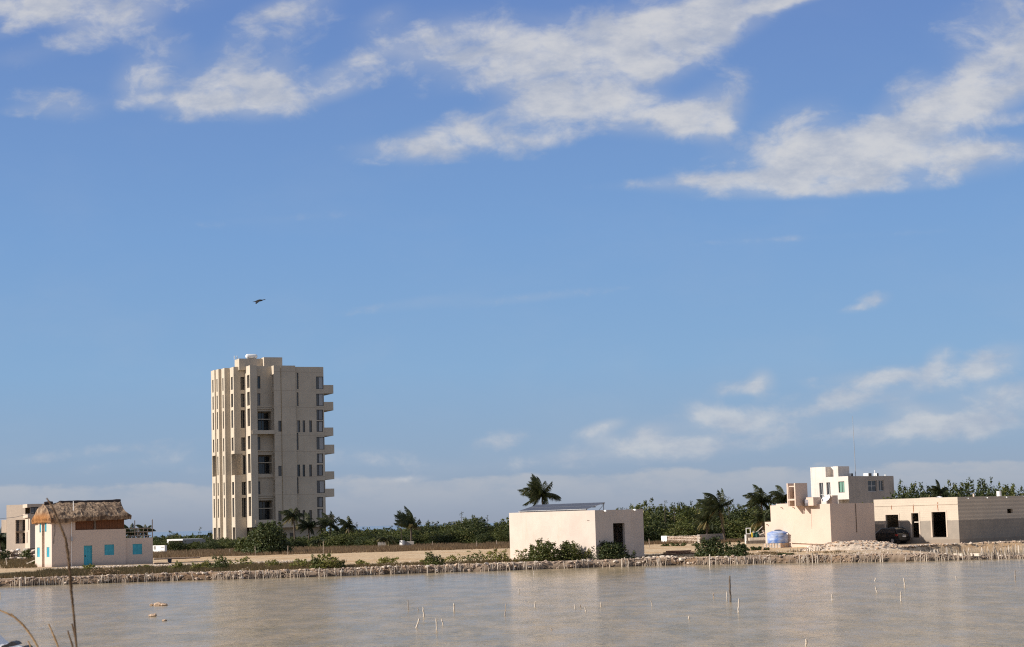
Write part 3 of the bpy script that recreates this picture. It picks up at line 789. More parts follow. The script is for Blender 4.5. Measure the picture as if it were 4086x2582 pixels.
# annex with terrace rail
ta0, ta1 = tW + .004, HS.tz(*cH(2378, 1100))[0]
zA_ = HS.tz(*cH(2120, 862))[1]
FA = HS.back(.25); aw = FA.rect(cH, 1988, 975, 2163, 1168)
ab = MB(); wall(ab, FA, ta0, ta1, .2, zA_, [(*aw, .1)], .1)
wall(ab, Face(FA.P + hS * ta1, hL, hS), 0, lW * .8, .2, zA_); wall(ab, Face(FA.P + hL * lW * .8, hS, -hnS), ta0, ta1, .2, zA_)
ab.poly(FA.pt(ta0, zA_ - .12), FA.pt(ta1, zA_ - .12), FA.pt(ta1, zA_ - .12, -lW * .8), FA.pt(ta0, zA_ - .12, -lW * .8))
obj('annex', ab, M['hutwall'], hut); shutter(FA, aw)
rail = thing('terrace_railing', 'brown pole railing with two tall posts on the flat annex roof', 'railing', FA.pt((ta0 + ta1) / 2, zA_ - .12))
Fr = FA.back(.25)
for X, yt in ((2028, 540), (2352, 520)):
    t = Fr.tz(*cH(X, 700))[0]; obj('post', MB().tube([Fr.pt(t, zA_ - .12), Fr.pt(t, Fr.tz(*cH(X, yt))[1])], .05, 6), M['pole'], rail)
for X in (2078, 2104, 2185, 2265):
    t = Fr.tz(*cH(X, 760))[0]; obj('post', MB().tube([Fr.pt(t, zA_ - .12), Fr.pt(t, Fr.tz(*cH(X, 690))[1])], .05 if X != 2104 else .035, 6), M['pole'], rail)
for Y in (687, 752, 822):
    z = Fr.tz(*cH(2100, Y))[1]; obj('rail', MB().tube([Fr.pt(ta0 + .02, z), Fr.pt(ta1 - .1, z)], .04, 6), M['pole'], rail)
for k in range(2):
    z = Fr.tz(*cH(2100, 690 + 70 * k))[1]; obj('rail', MB().tube([Fr.pt(ta1 - .1, z), Fr.pt(ta1 - .1, z, -3.2)], .04, 6), M['pole'], rail)
# downpipe, meter box, cable
tpp = HS.tz(*cH(852, 1000))[0]
obj('pipe', MB().tube([HS.pt(tpp, .6, .1), HS.pt(tpp, HS.tz(*cH(850, 560))[1], .1)], .045, 6), M['brightwhite'], hut)
tpq = HS.tz(*cH(849, 260))[0]
obj('mast', MB().tube([HS.pt(tpq, HS.tz(*cH(850, 360))[1], .75), HS.pt(tpq, HS.tz(*cH(848, 188))[1], .75)], .05, 6), M['brightwhite'], hut)
zb_ = HS.tz(*cH(852, 890))[1]; obj('meter_box', MB().fbox(HS, tpp - .12, tpp + .12, .146, .24, zb_ - .2, zb_ + .2), M['steel'], hut)
cpts = [HS.pt(HS.tz(*cH(X, Y))[0], HS.tz(*cH(X, Y))[1], .03) for X, Y in ((560, 560), (548, 640), (552, 760), (532, 850), (530, 970))]
obj('cable', MB().tube(cpts, .02, 4), M['black'], hut)
# thatch: a hipped roof whose right end flares, with a lower ridge at the left
ov = .75
tl, tr_ = -HS.d.x * 0 + HS.tz(*cH(480, 560))[0] - .9, HS.tz(*cH(1925, 545))[0]
zea = HS.tz(*cH(1400, 548))[1] + .12
zri = HS.back(lW / 2).tz(*cH(1200, 196))[1]
Fm = HS.back(lW / 2)
rl, rr = Fm.tz(*cH(600, 205))[0], Fm.tz(*cH(1768, 195))[0]
rll = Fm.tz(*cH(340, 235))[0]; zrl = Fm.tz(*cH(400, 232))[1]
eF, eB = ov * .8, -(lW + .35)
tl = -.30
def roofpt(ring, h):
    """ring 0..4 goes round the eaves; h 0 eave .. 1 ridge"""
    n_ = int(ring) % 4; f = ring - int(ring)
    cs = [(tl, eF), (tr_, eF), (tr_, eB), (tl, eB)]
    a, b = cs[n_], cs[(n_ + 1) % 4]
    et, es = a[0] + (b[0] - a[0]) * f, a[1] + (b[1] - a[1]) * f
    if n_ == 0: q = rll + (rr - rll) * f
    elif n_ == 1: q = rr
    elif n_ == 2: q = rr + (rll - rr) * f
    else: q = rll
    mid = -lW / 2
    zr = zrl + (zri - zrl) * sm(q, rll + (rl - rll) * .45, rl + .1)
    fr_ = f if n_ == 0 else (1 - f if n_ == 2 else 1.0)
    k = h ** ((1.0 - .48 * fr_ ** 4) if n_ in (0, 2) else (.52 if n_ == 1 else 1.1))
    t = et + (q - et) * k - (.30 * fr_ ** 4 * math.sin(math.pi * h ** .8) if n_ in (0, 1, 2) else 0); s = es + (mid - es) * h
    ze = zea + .25 * sm(t, tU + .5, tU - .5) * 0 - .18 * sm(t, tU + .4, tU - 1.5) - .12 * nz(t, s, .8, 2.)
    bulge = .18 * math.sin(math.pi * h) if n_ != 1 else -.1 * math.sin(math.pi * h)
    z = ze + .38 + (zr - ze - .38) * h + bulge
    p = HS.pt(t, z, s); jit = .14 * nz(t * 1.0, z * 1.5, 1.3, 4.) + .08 * nz(t, z, 4, 1.)
    return p + HS.n * jit * (1 if n_ in (0, 1) else -1) + UP * jit * .5, ze
rf = MB(); NR, NH = 200, 26
for j in range(NH + 1):
    for i in range(NR):
        rf.v.append(roofpt(4.0 * i / NR, j / NH)[0])
for j in range(NH):
    for i in range(NR): rf.f.append((j * NR + i, j * NR + (i + 1) % NR, (j + 1) * NR + (i + 1) % NR, (j + 1) * NR + i))
b0 = len(rf.v)
for i in range(NR):
    p_, ze = roofpt(4.0 * i / NR, 0); rf.v.append(Vector((p_.x, p_.y, ze - .02 + random.uniform(-.05, .05))) - HS.n * .05 * (1 if i < NR / 2 else -1))
cc = HS.pt((tl + tr_) / 2, zea + .1, -lW / 2)
for i in range(NR):
    rf.f.append((i, b0 + i, b0 + (i + 1) % NR, (i + 1) % NR))
rf.f.append(tuple(b0 + i for i in range(NR)))
thm = bpy.data.materials.new('roof_thatch'); thm.use_nodes = True
n = NT(thm.node_tree); p = thm.node_tree.nodes['Principled BSDF']
co = n.n('ShaderNodeTexCoord').outputs['Object']
na = n.noise(n.n('ShaderNodeMapping', {0: co, 'Scale': (5, 5, 1.6)}).outputs[0], 1.0, 8, .7)
nb_ = n.noise(co, .9, 7, .68, .3)
c_ = n.mix(n.sstep(na, .3, .72), (0.13, 0.082, 0.055), (0.53, 0.385, 0.255))
c_ = n.mix(n.m('MULTIPLY', n.sstep(nb_, .46, .60), .82), c_, (0.080, 0.055, 0.042))
ox = n.n('ShaderNodeSeparateXYZ', {0: co})
orange_end = n.m('MULTIPLY', n.sstep(n.m('ADD', ox.outputs[0], n.m('MULTIPLY', nb_, 1.5)), -.4, 1.9, 1.0, 0.0), n.sstep(n.m('ADD', ox.outputs[2], n.m('MULTIPLY', na, .8)), zea - .75 + .75, zea - .75 + 1.6, 1.0, 0.0))  # orange tint towards the low left end of the roof
c_ = n.mix(orange_end, c_, n.mix(n.sstep(na, .3, .7), (0.20, 0.085, 0.035), (0.46, 0.225, 0.085)))
thm.node_tree.links.new(c_, p.inputs['Base Color']); p.inputs['Roughness'].default_value = .95; p.inputs['Specular IOR Level'].default_value = .1
hh = n.m('ADD', na, n.noise(n.n('ShaderNodeMapping', {0: co, 'Scale': (26, 26, 4)}).outputs[0], 1.0, 4, .6))
thm.node_tree.links.new(n.n('ShaderNodeBump', {'Strength': .8, 'Distance': .12, 'Height': hh}).outputs[0], p.inputs['Normal'])
roof = obj('roof', rf, thm, hut)
rg = MB()
pts = [Fm.pt(rll + .1, zrl + .05), Fm.pt(rll + (rl - rll) * .4, zrl + .08), Fm.pt(rll + (rl - rll) * .65, zrl + .1)]
rg.tube(pts, [.16, .2, .14], 8)
NRG = 16
rg.tube([Fm.pt(rl - .15 + (rr + .12 - rl) * k / NRG, zri - (.18 if k == 0 else 0) + .04 * nz(k, 0, .7) + .10 * sm(k, NRG - 3, NRG)) for k in range(NRG + 1)], [.1] + [.17 + .04 * nz(k, 3, .9) for k in range(NRG - 1)] + [.12], 8)
obj('ridge_cap', rg, M['thatchridge'], roof)
fr = MB(); rnd = random.Random(5)
for i in range(1500):
    ring = rnd.uniform(0, 4); p_, ze = roofpt(ring, rnd.uniform(0, .07)); L_ = rnd.uniform(.12, .36); w_ = rnd.uniform(.015, .035)
    o_ = p_ + (HS.n * .03 if ring < 1 else Vector((0, 0, 0)))
    tdir = HS.d if int(ring) in (0, 2) else HS.n
    e = o_ + Vector((rnd.uniform(-.08, .08), rnd.uniform(-.04, .04), -L_))
    fr.poly(o_ - tdir * w_, o_ + tdir * w_, e + tdir * w_ * .4, e - tdir * w_ * .4)
obj('thatch_fringe', fr, thm, hut, kind='stuff')
# flower pots and driftwood by the lit door
for i, (X, Y, w) in enumerate(((150, 1380, 60), (268, 1385, 75))):
    c = gnd(*cH(X, Y), .75); c.z = tz(c.x, c.y); r = w / 4.631 / 37 / 2
    pt_ = thing('flower_pot', ('brown pot with a leafy plant left of the turquoise slit door' if i == 0 else 'wider brown pot with a sparse plant close by the turquoise slit door'), 'pot', c, 'pots by the thatched house')
    obj('pot', MB().lathe(c, [(r * .7, 0), (r, r * .7), (r * 1.05, r * 1.0), (r * .85, r * 1.02)], 12), M['terracotta'], pt_)
    lf = MB()
    for k in range(26):
        a = rnd.uniform(0, 6.28); d_ = Vector((math.cos(a) * .5, math.sin(a) * .5, rnd.uniform(.5, 1.2))).normalized(); e = c + Vector((0, 0, r)) + d_ * rnd.uniform(.25, .6)
        s_ = d_.cross(UP).normalized() * .04; lf.poly(c + Vector((0, 0, r)), c + d_ * .3 + UP * r + s_, e, c + d_ * .3 + UP * r - s_)
    obj('plant', lf, M['leafmid'], pt_)
# ------------------------------------------------------------------ cream block with solar roof
cM = conv(1950, 1850, 2368 / 700.0)
mS, mL, mnS, mnL = dirs(45)
PM = at(*cM(1441, 900), 173); PM.z = 0
mid = thing('plain_block_building', 'windowless cream cube building with a black doorway and solar roof', 'building', (PM.x, PM.y, .7))
MS = Face(PM, mS, mnS); ML = Face(PM, mL, mnL)
sM = MS.tz(*cM(2092, 900))[0]; lM = ML.tz(*cM(281, 900))[0]
zM2 = MS.tz(*cM(1440, 629))[1]
dM = MS.rect(cM, 1686, 803, 1841, 1290)
bm_ = MB()
vh = []
for X in (1331, 1343, 1355):
    h = ML.rect(cM, X - 4, 764, X + 4, 776); vh.append((*h, .3))
wall(bm_, MS, 0, sM, .2, zM2, [(dM[0], dM[1], .75, dM[3], .25)], .25)
wall(bm_, ML, 0, lM, .2, zM2, vh, .3)
wall(bm_, Face(PM + mS * sM, mL, mS), 0, lM, .2, zM2); wall(bm_, Face(PM + mL * lM, mS, mL), 0, sM, .2, zM2)
def slab(mb, F, t0, t1, s0, s1, z): mb.poly(F.pt(t0, z, s0), F.pt(t1, z, s0), F.pt(t1, z, s1), F.pt(t0, z, s1))
slab(bm_, MS, 0, sM, 0, -lM, zM2 - .12)
obj('wall', bm_, M['cream'], mid)
fl = MB(); slab(fl, MS, .05, sM - .05, -.05, -lM + .05, .8); obj('floor', fl, M['concrete'], mid)
blk = MB(); Fi = MS.back(.26)
for X, Y in ((1556, 641), (1957, 627)):
    t, z = MS.tz(*cM(X, Y)); s_ = MB(); s_.tube([MS.pt(t, z, -.1), MS.pt(t, z, .28)], .09, 8); obj('spout', s_, M['brightwhite'], mid)
# solar array: posts, rails and six panels tilting up towards the back right
cP = conv(2050, 1980, 2408 / 400.0)
sol = thing('solar_array', 'tilted dark solar panels on a metal frame over the cream block roof', 'solar panels', ML.pt(lM * .5, zM2 - .12, -2))
zlo = zM2 + .10
FLo = ML.back(.35)
tA = FLo.tz(*cP(110, 385))[0]; tB = FLo.tz(*cP(1740, 335))[0]
DEPS = 4.6
FHi = ML.back(.35 + DEPS)
tC, zC = FHi.tz(*cP(560, 228)); tD, zD = FHi.tz(*cP(2195, 148))
zhi = (zC + zD) / 2
tlo, thi = max(tA, tB), min(tA, tB)
npan = 7; shr = 0.0
def sp_pt(f, g, dz=0.0):          # f along the array, g from the low to the high edge
    t = (tA + (tB - tA) * f) * (1 - g) + (tC + (tD - tC) * f) * g
    return ML.pt(t, zlo + (zhi - zlo) * g + dz, -(.35 + DEPS * g))
for k in range(npan):
    for g0, g1 in ((0, .495), (.505, 1)):
        f0, f1 = (k + .012) / npan, (k + .988) / npan
        a, b, c, d_ = sp_pt(f0, g0), sp_pt(f1, g0), sp_pt(f1, g1), sp_pt(f0, g1)
        mb = MB(); mb.v = [a, b, c, d_] + [q + UP * .05 for q in (a, b, c, d_)]
        mb.f = [(3, 2, 1, 0), (4, 5, 6, 7), (0, 1, 5, 4), (1, 2, 6, 5), (2, 3, 7, 6), (3, 0, 4, 7)]
        pn = obj('panel', mb, M['steel'], sol)
        i_ = .014; gl = MB()
        def q_(f, g): return sp_pt(f0 + (f1 - f0) * f, g0 + (g1 - g0) * g, .056)
        gl.poly(q_(i_, i_), q_(1 - i_, i_), q_(1 - i_, 1 - i_), q_(i_, 1 - i_)); obj('cells', gl, M['solar'], pn)
for g in (.04, .5, .96):
    obj('rail', MB().tube([sp_pt(0, g, -.07), sp_pt(1, g, -.07)], .05, 6), M['steel'], sol)
for k in range(5):
    f = (k + .05) / 4.1
    for g in (.04, .96):
        q = sp_pt(f, g, -.07); obj('post', MB().tube([Vector((q.x, q.y, zM2 - .12)), q], .04, 6), M['steel'], sol)
obj('brace', MB().tube([Vector((*sp_pt(1, .6).xy, zM2 - .12)), sp_pt(1, .96, -.07)], .03, 5), M['steel'], sol)

# ------------------------------------------------------------------ pink block
cR = conv(2950, 1800, 2198 / 650.0)
pS, pL, pnS, pnL = dirs(45)
PP = at(*cR(1234, 1000), 198); PP.z = 0
pink = thing('pink_block_building', 'blank pink plastered block building beside the blue water tank', 'building', (PP.x, PP.y, .7))
PSf = Face(PP, pS, pnS); PLf = Face(PP, pL, pnL)
sP = PSf.tz(*cR(1830, 1000))[0]; lP = PLf.tz(*cR(428, 1000))[0]
zP = PSf.tz(*cR(1224, 710))[1]
mb = MB()
wall(mb, PSf, 0, sP, .2, zP); wall(mb, PLf, 0, lP, .2, zP)
wall(mb, Face(PP + pS * sP, pL, pS), 0, lP, .2, zP); wall(mb, Face(PP + pL * lP, pS, pL), 0, sP, .2, zP)
slab(mb, PSf, 0, sP, 0, -lP, zP - .15)
obj('wall', mb, M['pinkwall'], pink)
lA = PLf.tz(*cR(334, 1000))[0]; zPA = PLf.tz(*cR(385, 955))[1]
FPA = PLf.back(.15)
mb = MB(); wall(mb, FPA, lP + .004, lA, .2, zPA); wall(mb, Face(FPA.P + pL * lA, pS, pL), 0, 4, .2, zPA)
slab(mb, FPA, lP + .004, lA, 0, -4, zPA - .01); obj('annex', mb, M['pinkwall'], pink)
t, z = PSf.tz(*cR(1562, 700)); t2b, z2b = PSf.tz(*cR(1583, 1098))
obj('drainpipe', MB().tube([PSf.pt((t + t2b) / 2, z, .05), PSf.pt((t + t2b) / 2, z2b, .05)], .035, 6), mat('dark_pipe', (.14, .10, .07), .8), pink)
for X, Y in ((575, 762), (733, 757), (887, 748), (1047, 740)):
    t, z = PLf.tz(*cR(X, Y)); obj('spout', MB().tube([PLf.pt(t, z, -.1), PLf.pt(t, z, .3)], .05, 6), M['pinkwall'], pink)
t, z = FPA.tz(*cR(380, 990)); obj('spout', MB().tube([FPA.pt(t, z, -.1), FPA.pt(t, z, .3)], .05, 6), M['pinkwall'], pink)
cr0, cr1 = PLf.tz(*cR(965, 740)), PLf.tz(*cR(975, 1050))
obj('conduit', MB().tube([PLf.pt(cr0[0], cr0[1], .012), PLf.pt(cr0[0], cr1[1], .012)], .014, 5), M['pinkwall'], pink)
# stair head on its roof
zr = zP - .15
FQ0 = Face(PP + pL * 3.2 + pS * 1.0, pS, pnS)
tq = FQ0.tz(*cR(758, 600))[0]; PQ = FQ0.P + pS * tq
QS, QL = Face(PQ, pS, pnS), Face(PQ, pL, pnL)
sQ = QS.tz(*cR(922, 600))[0]; lQ = QL.tz(*cR(643, 600))[0]; zQ = QS.tz(*cR(758, 432))[1]
zq = lambda Y: QL.tz(*cR(700, Y))[1]
mb = MB()
mb.fbox(QS, 0, sQ, -.15, 0, zr, zQ); mb.fbox(QS, 0, sQ, -lQ, -lQ + .15, zr, zQ)
mb.fbox(QS, sQ - .15, sQ, -lQ + .153, -.153, zr, zQ - .4)
mb.fbox(QS, .003, .25, -lQ + .153, -.153, zq(655) - .1, zq(655) + .08)
mb.fbox(QS, .003, .10, -lQ * .78, -lQ * .74, zr, zq(480)); mb.fbox(QS, .003, .10, -lQ * .74, -.153, zq(484), zq(476) + .05)
mb.fbox(QS, .6, sQ - .153, -lQ * .5, -lQ * .5 + .12, zr, zq(470))
obj('stair_head', mb, M['pinkwall'], pink)
for (x0, x1, y0, lx) in ((998, 1105, 622, 0), (1255, 1330, 597, 1228)):
    F = Face(PP + pL * (1.6 if lx == 0 else .5), pS, pnS); a = F.tz(*cR(x0, 660))[0]; b = F.tz(*cR(x1, 660))[0]; zt_ = F.tz(*cR((x0 + x1) / 2, y0))[1]
    mb = MB(); mb.fbox(F, a, b, -.9 if lx == 0 else -.75, 0, zr, zt_); obj('roof_pillar' if lx else 'roof_block', mb, M['pinkwall'], pink)
slab_ = MB(); F = Face(PP + pL * lP, pS, pnS); slab_.fbox(F, .6, 2.2, .3, 1.8, zr, zP + .16); obj('roof_slab', slab_, M['pinkwall'], pink)
def roof_spot(X, Y, back):
    F = Face(PP + pL * back, pS, pnS); t_ = F.tz(*cR(X, Y))[0]; q = F.pt(t_, zr); return q, F.tz(*cR(X, Y))[1]
q, zt_ = roof_spot(966, 622, 2.4)
tk = thing('roof_water_tank', 'grey plastic tank with a dark red lid on the pink block roof', 'tank', q)
r = .72; h = zt_ - zr
obj('shell', MB().lathe(q, [(r, 0), (r, h * .35), (r * 1.03, h * .38), (r, h * .41), (r, h * .7), (r * .8, h * .86), (r * .4, h * .92)], 20), M['greyplastic'], tk, smooth=True)
obj('lid', MB().lathe(q + UP * (h * .9), [(r * .42, 0), (r * .42, h * .09), (r * .2, h * .1)], 16), mat('dark_red_lid', (.10, .02, .02), .5), tk)
q, zt_ = roof_spot(1180, 625, 1.0)
dish = thing('satellite_dish', 'white satellite dish on a pole at the edge of the pink roof', 'satellite dish', q)
obj('pole', MB().tube([q, q + UP * .6], .05, 6), M['brightwhite'], dish)
dm = MB(); axd = Vector((-.55, -.5, .65)).normalized(); cD = q + UP * .62
a1 = axd.cross(UP).normalized(); a2 = axd.cross(a1)
for j in range(6):
    for k in range(20):
        an = 2 * math.pi * k / 20; rr_ = .48 * j / 5
        dm.v.append(cD + (a1 * math.cos(an) + a2 * math.sin(an)) * rr_ + axd * (.16 * (j / 5) ** 2))
for j in range(5):
    for k in range(20): dm.f.append((j * 20 + k, j * 20 + (k + 1) % 20, (j + 1) * 20 + (k + 1) % 20, (j + 1) * 20 + k))
do = obj('reflector', dm, M['brightwhite'], dish, smooth=True); so_ = do.modifiers.new('s', 'SOLIDIFY'); so_.thickness = .03
obj('arm', MB().tube([cD - a2 * .4, cD + axd * .5], .03, 5), M['brightwhite'], dish)
obj('receiver', MB().tube([cD + axd * .45, cD + axd * .56], .05, 8), M['brightwhite'], dish)

# ------------------------------------------------------------------ blue tank on block plinth, pipe, trough, valve box
c = gnd(*cR(547, 1310), .72); c.z = tz(c.x, c.y); c.y += 1.0
ppm = FPX / c.y
rT = 290 / 3.3815 / ppm / 2; hB = 62 / 3.3815 / ppm; hT = 170 / 3.3815 / ppm
pl_ = thing('block_plinth', 'low hollow block plinth carrying the blue water tank', 'plinth', c)
rows_, n_ = 3, 6
for j in range(rows_):
    for k in range(n_):
        for side in range(2):
            w_ = 2 * rT * .98 / n_; a = c + (pS if side == 0 else -pL) * (-rT + .0)
            F = Face(c - pS * rT - pL * rT, pS, pnS) if side == 0 else Face(c - pS * rT + pL * rT, -pL, pnL)
            mb = MB(); off = .0 if j % 2 == 0 else w_ * .0
            mb.fbox(F, k * w_ + .008 + (.2 if side else 0), (k + 1) * w_ - .008 + (.0 if k < n_ - 1 else 0), -.18, random.uniform(-.01, .01), c.z - .1 + j * (hB + .1) / rows_ + .006, c.z - .1 + (j + 1) * (hB + .1) / rows_ - .006)
            obj('block', mb, M['tanstone'] if (k + j) % 3 else M['concrete'], pl_)
mb = MB(); mb.box(c - pS * rT * .96 - pL * rT * .96 - UP * .1, pS * rT * 1.92, pL * rT * 1.92, UP * (hB + .095)); obj('core', mb, M['concrete'], pl_)
ct = c + UP * (hB + .002)
bt = thing('blue_water_tank', 'big faded blue plastic water tank standing before the pink wall', 'tank', ct)
pr = [(rT * .96, 0), (rT, hT * .04), (rT, hT * .24), (rT * 1.015, hT * .27), (rT, hT * .30), (rT, hT * .52), (rT * 1.015, hT * .55), (rT, hT * .58), (rT, hT * .74), (rT * 1.02, hT * .78), (rT * .95, hT * .83), (rT * .55, hT * .95), (rT * .30, hT * .98)]
obj('shell', MB().lathe(ct, pr, 32), M['blue'], bt, smooth=True)
obj('lid', MB().lathe(ct + UP * hT * .96, [(rT * .32, 0), (rT * .32, hT * .07), (rT * .2, hT * .10)], 18), M['darkblue'], bt)
for k in range(8):
    an = k * math.pi / 4; q = ct + Vector((math.cos(an) * rT * .86, math.sin(an) * rT * .86, hT * .8)); rb = MB()
    rb.tube([q, q + Vector((-math.cos(an) * rT * .42, -math.sin(an) * rT * .42, hT * .14))], .05, 6); obj('rib', rb, M['blue'], bt)
obj('outlet', MB().tube([ct + Vector((rT * .7, -rT * .72, hT * .7)), ct + Vector((rT * .8, -rT * .82, hT * .7))], .08, 8), M['brightwhite'], bt)
qa, qb = PLf.pt(PLf.tz(*cR(700, 1230))[0], PLf.tz(*cR(700, 1230))[1], .25), PLf.pt(PLf.tz(*cR(1240, 1252))[0], PLf.tz(*cR(1240, 1252))[1], .12)
obj('water_pipe', MB().tube([qa, (qa + qb) / 2 - UP * .03, qb], .05, 8), M['palestone'], label='thin pale pipe running along the foot of the lit pink wall', cat='pipe', loc=qa)
for (nm, lab, cat_, x0, x1, y0, y1, ma) in (('valve_box', 'square grey concrete box at the corner of the pink block', 'box', 1275, 1405, 1237, 1312, M['concrete']),
                                        ('white_trough', 'long white trough on the sand below the pink wall', 'trough', 930, 1045, 1290, 1313, M['brightwhite'])):
    q = gnd(*cR((x0 + x1) / 2, y1), .72); q.z = tz(q.x, q.y); k = FPX / q.y
    w_ = (x1 - x0) / 3.3815 / k; h_ = (y1 - y0) / 3.3815 / k
    if nm == 'valve_box':
        o = thing(nm, lab, cat_, q); e = w_ / 1.414
        obj('body', MB().box(q - pL * 0 - UP * .15, pS * e, pL * e, UP * (h_ + .12)), ma, o, bevel=.03)
        obj('cover', MB().box(q - pS * .03 - pL * .03 + UP * (h_ - .028), pS * (e + .06), pL * (e + .06), UP * .08), M['palestone'], o)
    else:
        o = thing(nm, lab, cat_, q); e = Vector((w_, 0, 0)); f = Vector((0, .5, 0)); q0 = q - e * .5 - UP * .05
        for nm2, a, x_, y_ in (('side', q0, e, f * .12), ('side', q0 + f * .88, e, f * .12), ('end', q0 + f * .125, e * .06, f * .75), ('end', q0 + e * .94 + f * .125, e * .06, f * .75)):
            obj(nm2, MB().box(a, x_, y_, UP * (h_ + .05)), ma, o)
        obj('base', MB().box(q0 + e * .062 + f * .125, e * .876, f * .75, UP * .08), ma, o)

# ------------------------------------------------------------------ white two-storey house
wS, wL, wnS, wnL = dirs(45)
PW_ = at(*cR(1474, 500), 258); PW_.z = 0
wh = thing('white_house', 'patchy white two storey house behind the pink block with green glass', 'house', (PW_.x, PW_.y, .9))
WS, WL = Face(PW_, wS, wnS), Face(PW_, wL, wnL)
sW = WS.tz(*cR(2088, 500))[0]; lWh = WL.tz(*cR(965, 400))[0]
zW = WS.tz(*cR(1470, 338))[1]; zW2 = WL.tz(*cR(1100, 216))[1]; zOv = WL.tz(*cR(1400, 652))[1]
tn = WL.tz(*cR(1335, 300))[0]; tn2, tn3 = WL.tz(*cR(1270, 300))[0], WL.tz(*cR(1165, 300))[0]
tov = WL.tz(*cR(1335, 650))[0]
mb = MB()
wl_ = [WL.rect(cR, 1082, 428, 1134, 650), WL.rect(cR, 1178, 422, 1230, 622), WL.rect(cR, 1338, 410, 1420, 560)]
wall(mb, WL, 0, lWh, zOv, zW, [(*h, .22) for h in wl_], .2); wall(mb, WL, tov, lWh, .3, zOv, [(*h, .22) for h in wl_[:2]], .2)
wall(mb, WL.back(1.2), 0, tov, .3, zOv); mb.poly(WL.pt(0, zOv), WL.pt(tov, zOv), WL.pt(tov, zOv, -1.2), WL.pt(0, zOv, -1.2))
wall(mb, Face(PW_ + wL * tov, wS, wnS), 0, 1.2, .3, zOv)
zn = WL.tz(*cR(1215, 355))[1]
wall(mb, WL, tn, tn2, zW, zW2); wall(mb, WL, tn3, lWh, zW, zW2)
wall(mb, Face(PW_ + wL * tn, wS, wnS), 0, 2.6, zW - .2, zW2); wall(mb, Face(PW_ + wL * lWh, wS, wL), 0, 2.6, zW - .2, zW2)
wall(mb, Face(PW_ + wL * tn2, wS, wL), 0, 1.2, zW - .2, zW2); wall(mb, Face(PW_ + wL * tn3, wS, wnS), 0, 1.2, zW - .2, zW2)
wall(mb, WL.back(1.2), tn2, tn3, zW - .2, zW2); wall(mb, WL.back(2.6), tn, lWh, zW - .2, zW2)
slab(mb, WL, tn2, tn3, 0, -1.2, zW - .01)
obj('wall', mb, M['white'], wh)
mb = MB(); wr = [WS.rect(cR, 1737, 395, 1857, 545), WS.rect(cR, 1882, 392, 1950, 538)]
wall(mb, WS, .0, sW, .3, zW, [(*h, .2) for h in wr], .2); wall(mb, Face(PW_ + wS * sW, wL, wS), 0, lWh, .3, zW); wall(mb, Face(PW_ + wL * lWh, wS, wL), 0, sW, .3, zW)
slab(mb, WS, 0, sW, 0, -lWh, zW - .12)
obj('side_wall', mb, M['concrete'], wh, label='side wall of the white house, its shade painted grey')  # shaded side of the white house darkened by a greyer material
for h in wl_[:2]: window(wh, WL, h, .18, .07, 1, 0, M['paleframe'], M['glass'], bars=(WL.tz(*cR(1105, 588))[1],))
window(wh, WL, wl_[2], .18, .07, 1, 0, M['darkframe'], M['greenglass'])
window(wh, WS, wr[0], .16, .07, 1, 1, M['paleframe'], M['glass']); window(wh, WS, wr[1], .16, .07, 1, 0, M['paleframe'], M['glass'])
def on_roof(X, Y, back):
    F = WS.back(back); t_, z_ = F.tz(*cR(X, Y)); return F, t_, z_
for i, (x0, x1, y0) in enumerate(((1482, 1535, 300), (1703, 1785, 298), (1830, 1880, 298))):
    F, a, zt_ = on_roof(x0 + (x1 - x0) * .45, y0, 1.2); b = F.tz(*cR(x1, y0))[0]; q = F.pt(a, zW - .12)
    o = thing('air_conditioner', ('small white air conditioner box beside the whip antenna on the roof', 'widest air conditioner box on the roof above the four pane window', 'air conditioner box next to the thin white pipe on the roof')[i], 'air conditioner', q, 'air conditioners on the white house roof')
    dpt = (b - a) * 1.0
    obj('casing', MB().fbox(F, a, b, -dpt, 0, zW - .12, zt_), M['brightwhite'], o)
    g = MB()
    for k in range(6):
        zz = zW + .0 + (zt_ - zW) * (k + .6) / 6.6; g.fbox(F, a + .06, b - .06, .002, .03, zz, zz + .05)
    obj('grille', g, M['darkframe'], o)
F, a, zt_ = on_roof(1829, 258, 1.0); q = F.pt(a, zW - .12)
obj('vent_pipe', MB().tube([q, Vector((q.x, q.y, zt_))], .06, 6), M['brightwhite'], wh)
F, a, zt_ = on_roof(1970, 315, 1.0); q = F.pt(a, zW - .12); obj('vent_pipe', MB().tube([q, Vector((q.x, q.y, zt_))], .1, 8), M['brightwhite'], wh)
F, a, zt_ = on_roof(1420, 325, -.0 + 2.0); mb = MB(); mb.fbox(F, a - 1.0, a + .6, -1, 0, zW - .12, zt_); obj('roof_hatch', mb, M['concrete'], wh)
Fm2, ta_, za_ = on_roof(1569, 330, 1.5); q = Fm2.pt(ta_, zW - .12); ztop = Fm2.tz(3398, 1660)[1]
ant = thing('whip_antenna', 'very thin tall whip antenna rising from the white house roof', 'antenna', q)
obj('mast', MB().tube([q, q + UP * (ztop - zW) * .4, Vector((q.x - .05, q.y, ztop))], [.05, .04, .022], 6), M['steel'], ant)
obj('base_bracket', MB().box(q - Vector((.15, .15, 0)), (.3, 0, 0), (0, .3, 0), (0, 0, .12)), M['steel'], ant)

